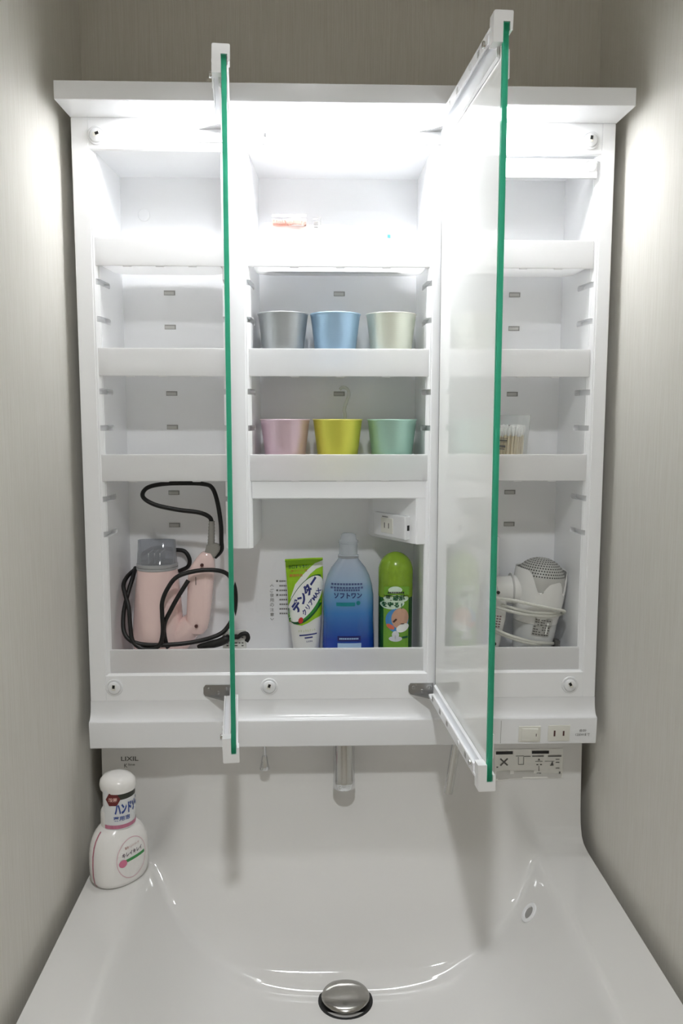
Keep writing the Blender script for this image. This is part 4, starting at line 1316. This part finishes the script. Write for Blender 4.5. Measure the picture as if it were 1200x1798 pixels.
for u, v in ((875, 1040), (868.5, 1130)):
    q = P(u, v, 'y', HW - 0.0140)
    b = bm_new(); disc(b, (q.x, HW - 0.0148, q.z), (0, -1, 0), 0.0026, 0.0016, 16); obj('screw', b, mat('dark_screw', srgb(60, 56, 54), 0.4), wh_)
O = P(873, 1092, 'y', HW - 0.0145)
ink = []
rnd = random.Random(9)
for i in range(3):
    for j in range(6):
        if rnd.random() < 0.8: ink += rect(-0.006 + i * 0.0042, -0.006 + i * 0.0042 + 0.003, -0.012 + j * 0.004, -0.012 + j * 0.004 + 0.002)
decal('handle_lettering', xf(ink, 0, 0, -0.15), mat('red_grey_print', srgb(140, 110, 112), 0.4), wh_, O, X, Z, wh_, 0.0006)
# cord
cordw = mat('white_cord', srgb(206, 206, 198), 0.4)
b = bm_new()
def wcord(pix, ysq, r=0.0024): tube(b, path(pix, ysq), r, 9, 6)
wcord([(838, 1046), (866, 1049), (905, 1055), (940, 1063), (970, 1069), (991, 1073), (988, 1077), (972, 1081)], [0.030, 0.026, 0.014, 0.012, 0.013, 0.020, 0.045, 0.085])
wcord([(838, 1060), (866, 1065), (900, 1074), (930, 1080), (960, 1082), (981, 1080), (984, 1077)], [0.030, 0.026, 0.016, 0.0135, 0.0165, 0.030, 0.060])
wcord([(880, 1062), (905, 1069), (935, 1075.5), (965, 1077), (981, 1075), (984, 1070)], [0.034, 0.018, 0.0165, 0.018, 0.030, 0.060])
wcord([(842, 1096), (868, 1104), (890, 1114), (912, 1121), (935, 1127), (955, 1129), (975, 1130)], [0.030, 0.0275, 0.019, 0.0165, 0.018, 0.022, 0.045])
wcord([(845, 1102), (870, 1109), (892, 1118), (915, 1126), (935, 1130), (950, 1131)], [0.034, 0.028, 0.020, 0.017, 0.018, 0.022])
obj('cord', b, cordw, wd)
q = P(978, 1128, 'y', 0.040)
b = bm_new(); box(b, q.x - 0.004, q.x + 0.004, 0.034, 0.05, q.z - 0.010, q.z + 0.004, 0.001); obj('plug', b, mat('grey_plug', srgb(90, 90, 88), 0.4), wd)

# white lidded pot behind the dryer
wp = empty('white_pot', (0.2225, 0.0925, FLOOR), 'plain white lidded plastic container behind the white hair dryer', 'container')
b = bm_new(); loft(b, [sq_ring(0.2225, 0.0925, FLOOR + h, a, c_ * 0.62, 32, 5) for h, a, c_ in ((0, 0.021, 0.019), (0.002, 0.0225, 0.0205), (0.138, 0.0235, 0.0212), (0.140, 0.0228, 0.0205))]); obj('pot_body', b, white_gloss, wp)
b = bm_new(); loft(b, [sq_ring(0.2225, 0.0925, FLOOR + h, a, c_ * 0.62, 32, 5) for h, a, c_ in ((0.1395, 0.0222, 0.020), (0.141, 0.0225, 0.0205), (0.186, 0.0222, 0.020), (0.189, 0.0205, 0.0185))]); obj('lid', b, white, wp)

# ================================================================== HAND SOAP
hs = empty('soap_dispenser', (-0.330, -0.041, 0.800), 'white foaming hand soap pump bottle on the basin deck', 'soap dispenser')
SX, SY, SZ = -0.3300, -0.0410, 0.8005
A_ = math.radians(50)
fn = Vector((math.sin(A_), -math.cos(A_), 0))      # label faces this way
fe = Z.cross(fn) * 1.0
fe = Vector((math.cos(A_), math.sin(A_), 0))       # wide axis
soap_w = mat('white_soap_plastic', srgb(243, 241, 239), 0.22)
b = bm_new()
secs = [(0.0, 0.80), (0.002, 0.88), (0.008, 0.955), (0.020, 0.995), (0.034, 1.0), (0.048, 0.985), (0.060, 0.935), (0.069, 0.855), (0.076, 0.75), (0.080, 0.66), (0.083, 0.57)]
def srings(k, grow=0.0):
    return [sq_ring(SX, SY, SZ + h, 0.0445 * s + grow, 0.0320 * (0.25 + 0.75 * s) + grow, 48, 2.25, A_) for h, s in secs]
loft(b, srings(0))
sb = obj('bottle_body', b, soap_w, hs)
b = bm_new()          # pink seam stripe on the narrow side
left = []
for sgn in (-1, 1):
    pr0, pr1 = [], []
    for h, s in secs[1:-1]:
        a = 0.0445 * s
        c = Vector((SX, SY, SZ + h)) - fe * sgn * (-1) * 0
        base = Vector((SX, SY, SZ + h)) + fe * (sgn * (a + 0.0004))
        pr0.append(base + fn * 0.0011); pr1.append(base - fn * 0.0011)
    for i in range(len(pr0) - 1):
        q = [b.verts.new(x_) for x_ in (pr0[i], pr0[i + 1], pr1[i + 1], pr1[i])]
        b.faces.new(q)
bmesh.ops.remove_doubles(b, verts=b.verts, dist=1e-6)
obj('seam_stripe', b, mat('rose_print', srgb(190, 110, 130), 0.4), hs)
b = bm_new(); lathe(b, [(0.0225, 0.081), (0.0238, 0.082), (0.0242, 0.086), (0.0240, 0.102), (0.0228, 0.105), (0.0150, 0.106)], (SX, SY, SZ), Z, 44); obj('collar', b, soap_w, hs)
b = bm_new(); lathe(b, [(0.0135, 0.105), (0.0135, 0.142)], (SX, SY, SZ), Z, 32); obj('pump_stem', b, mat('milky_stem', srgb(214, 214, 212), 0.2, trans=0.2), hs)
b = bm_new()
loft(b, [sq_ring(SX + fn.x * dx, SY + fn.y * dx, SZ + h, a, c_, 40, 2.2, A_) for h, a, c_, dx in ((0.134, 0.0205, 0.0215, 0.001), (0.136, 0.0232, 0.0250, 0.002), (0.142, 0.0242, 0.0265, 0.002), (0.149, 0.0230, 0.0252, 0.002), (0.1545, 0.0185, 0.0205, 0.002), (0.157, 0.0105, 0.012, 0.002))])
obj('pump_head', b, soap_w, hs)
# film sleeve round the pump
b = bm_new()
NA = 28
def film(a, h): 
    d = fn * math.cos(a) + fe * math.sin(a)
    return Vector((SX, SY, SZ)) + d * 0.0248 + Z * h
V = [[b.verts.new(film(-1.45 + 2.9 * i / NA, h)) for h in (0.083, 0.105, 0.125, 0.141)] for i in range(NA + 1)]
V2 = [[b.verts.new(film(-1.45 + 2.9 * i / NA, h) * 1.0 - (fn * math.cos(-1.45 + 2.9 * i / NA) + fe * math.sin(-1.45 + 2.9 * i / NA)) * 0.0003) for h in (0.083, 0.105, 0.125, 0.141)] for i in range(NA + 1)]
for W in (V, V2):
    for i in range(NA):
        for j in range(3): b.faces.new((W[i][j], W[i + 1][j], W[i + 1][j + 1], W[i][j + 1]))
for i in range(NA):
    for j in (0, 3): b.faces.new((V[i][j], V[i + 1][j], V2[i + 1][j], V2[i][j]))
for j in range(3):
    for i in (0, NA): b.faces.new((V[i][j], V[i][j + 1], V2[i][j + 1], V2[i][j]))
bmesh.ops.recalc_face_normals(b, faces=b.faces)
fs_ = obj('film_label', b, mat('label_film', srgb(228, 230, 232), 0.25), hs)
def wrapped(tris, h0):
    """print on the sleeve: 2D (arc length, height)"""
    bm = bmesh.new()
    for t in tris:
        vv = []
        for x_, y_ in t:
            a = x_ / 0.0248
            d = fn * math.cos(a) + fe * math.sin(a)
            vv.append(bm.verts.new(Vector((SX, SY, SZ)) + d * WR + Z * (h0 + y_)))
        bm.faces.new(vv)
    return bm
WR = 0.0251
obj('dark_band', wrapped(rect(-0.022, 0.035, 0.0105, 0.024, 14, 1), 0.1165), mat('charcoal_green_print', srgb(52, 56, 48), 0.4), fs_, smooth=0)
obj('pink_band', wrapped(rect(-0.0355, 0.035, -0.004, 0.0015, 16, 1), 0.0885), mat('rose_band_print', srgb(196, 120, 146), 0.4), fs_, smooth=0)
WR = 0.0254
obj('seal_print', wrapped(ell(-0.022, 0.0, 0.0105, 0.0105, 0, 6, 2), 0.128), mat('maroon_print', srgb(110, 40, 40), 0.4), fs_, smooth=0)
obj('blue_lettering', wrapped(xf(fit_text('ハンドソープ', 0.052, 0.017, 0.06), 0.006, 0), 0.114) , mat('royal_blue_print', srgb(50, 76, 150), 0.4), fs_, smooth=0)
obj('blue_lettering', wrapped(xf(fit_text('薬用泡', 0.024, 0.007, 0.02), -0.010, 0), 0.0995), mat('royal_blue_print', srgb(64, 90, 160), 0.4), fs_, smooth=0)
WR = 0.0256
obj('seal_lettering', wrapped(xf(fit_text('殺菌', 0.012, 0.006, 0.02), -0.022, 0), 0.128), mat('pale_seal_print', srgb(230, 190, 180), 0.4), fs_, smooth=0)
# oval label on the body
O = Vector((SX, SY, SZ + 0.040)) + fn * 0.02
decal('oval_label', ell(0, 0, 0.0245, 0.0290, 0, 40, 6), mat('oval_white', srgb(240, 238, 236), 0.3), hs, O, fe, Z, sb, 0.0003)
decal('oval_ring', ell(0, 0, 0.0250, 0.0295, 0, 40, 1, 0.965), mat('pale_rose_print', srgb(224, 186, 196), 0.4), hs, O, fe, Z, sb, 0.0006)
decal('body_lettering', xf(fit_text('キレイキレイ', 0.034, 0.0062, 0.02), 0, 0.0085, 0.05), mat('plum_print', srgb(90, 70, 90), 0.4), hs, O, fe, Z, sb, 0.0007)
decal('body_lettering', xf(fit_text('薬用ハンドソープ', 0.024, 0.0036, 0.0), 0, 0.0175, 0.05), mat('rust_print', srgb(170, 90, 80), 0.4), hs, O, fe, Z, sb, 0.0007)
decal('green_ribbon', xf(rect(-0.0150, 0.0190, -0.0022, 0.0022, 8, 1), 0.003, -0.0005, 0.06), mat('ribbon_green', srgb(60, 150, 80), 0.4), hs, O, fe, Z, sb, 0.0006)
decal('pink_seal', ell(-0.0160, -0.0035, 0.0060, 0.0056, 0, 22, 2), mat('seal_pink', srgb(214, 120, 150), 0.4), hs, O, fe, Z, sb, 0.0008)

bpy.context.view_layer.update()
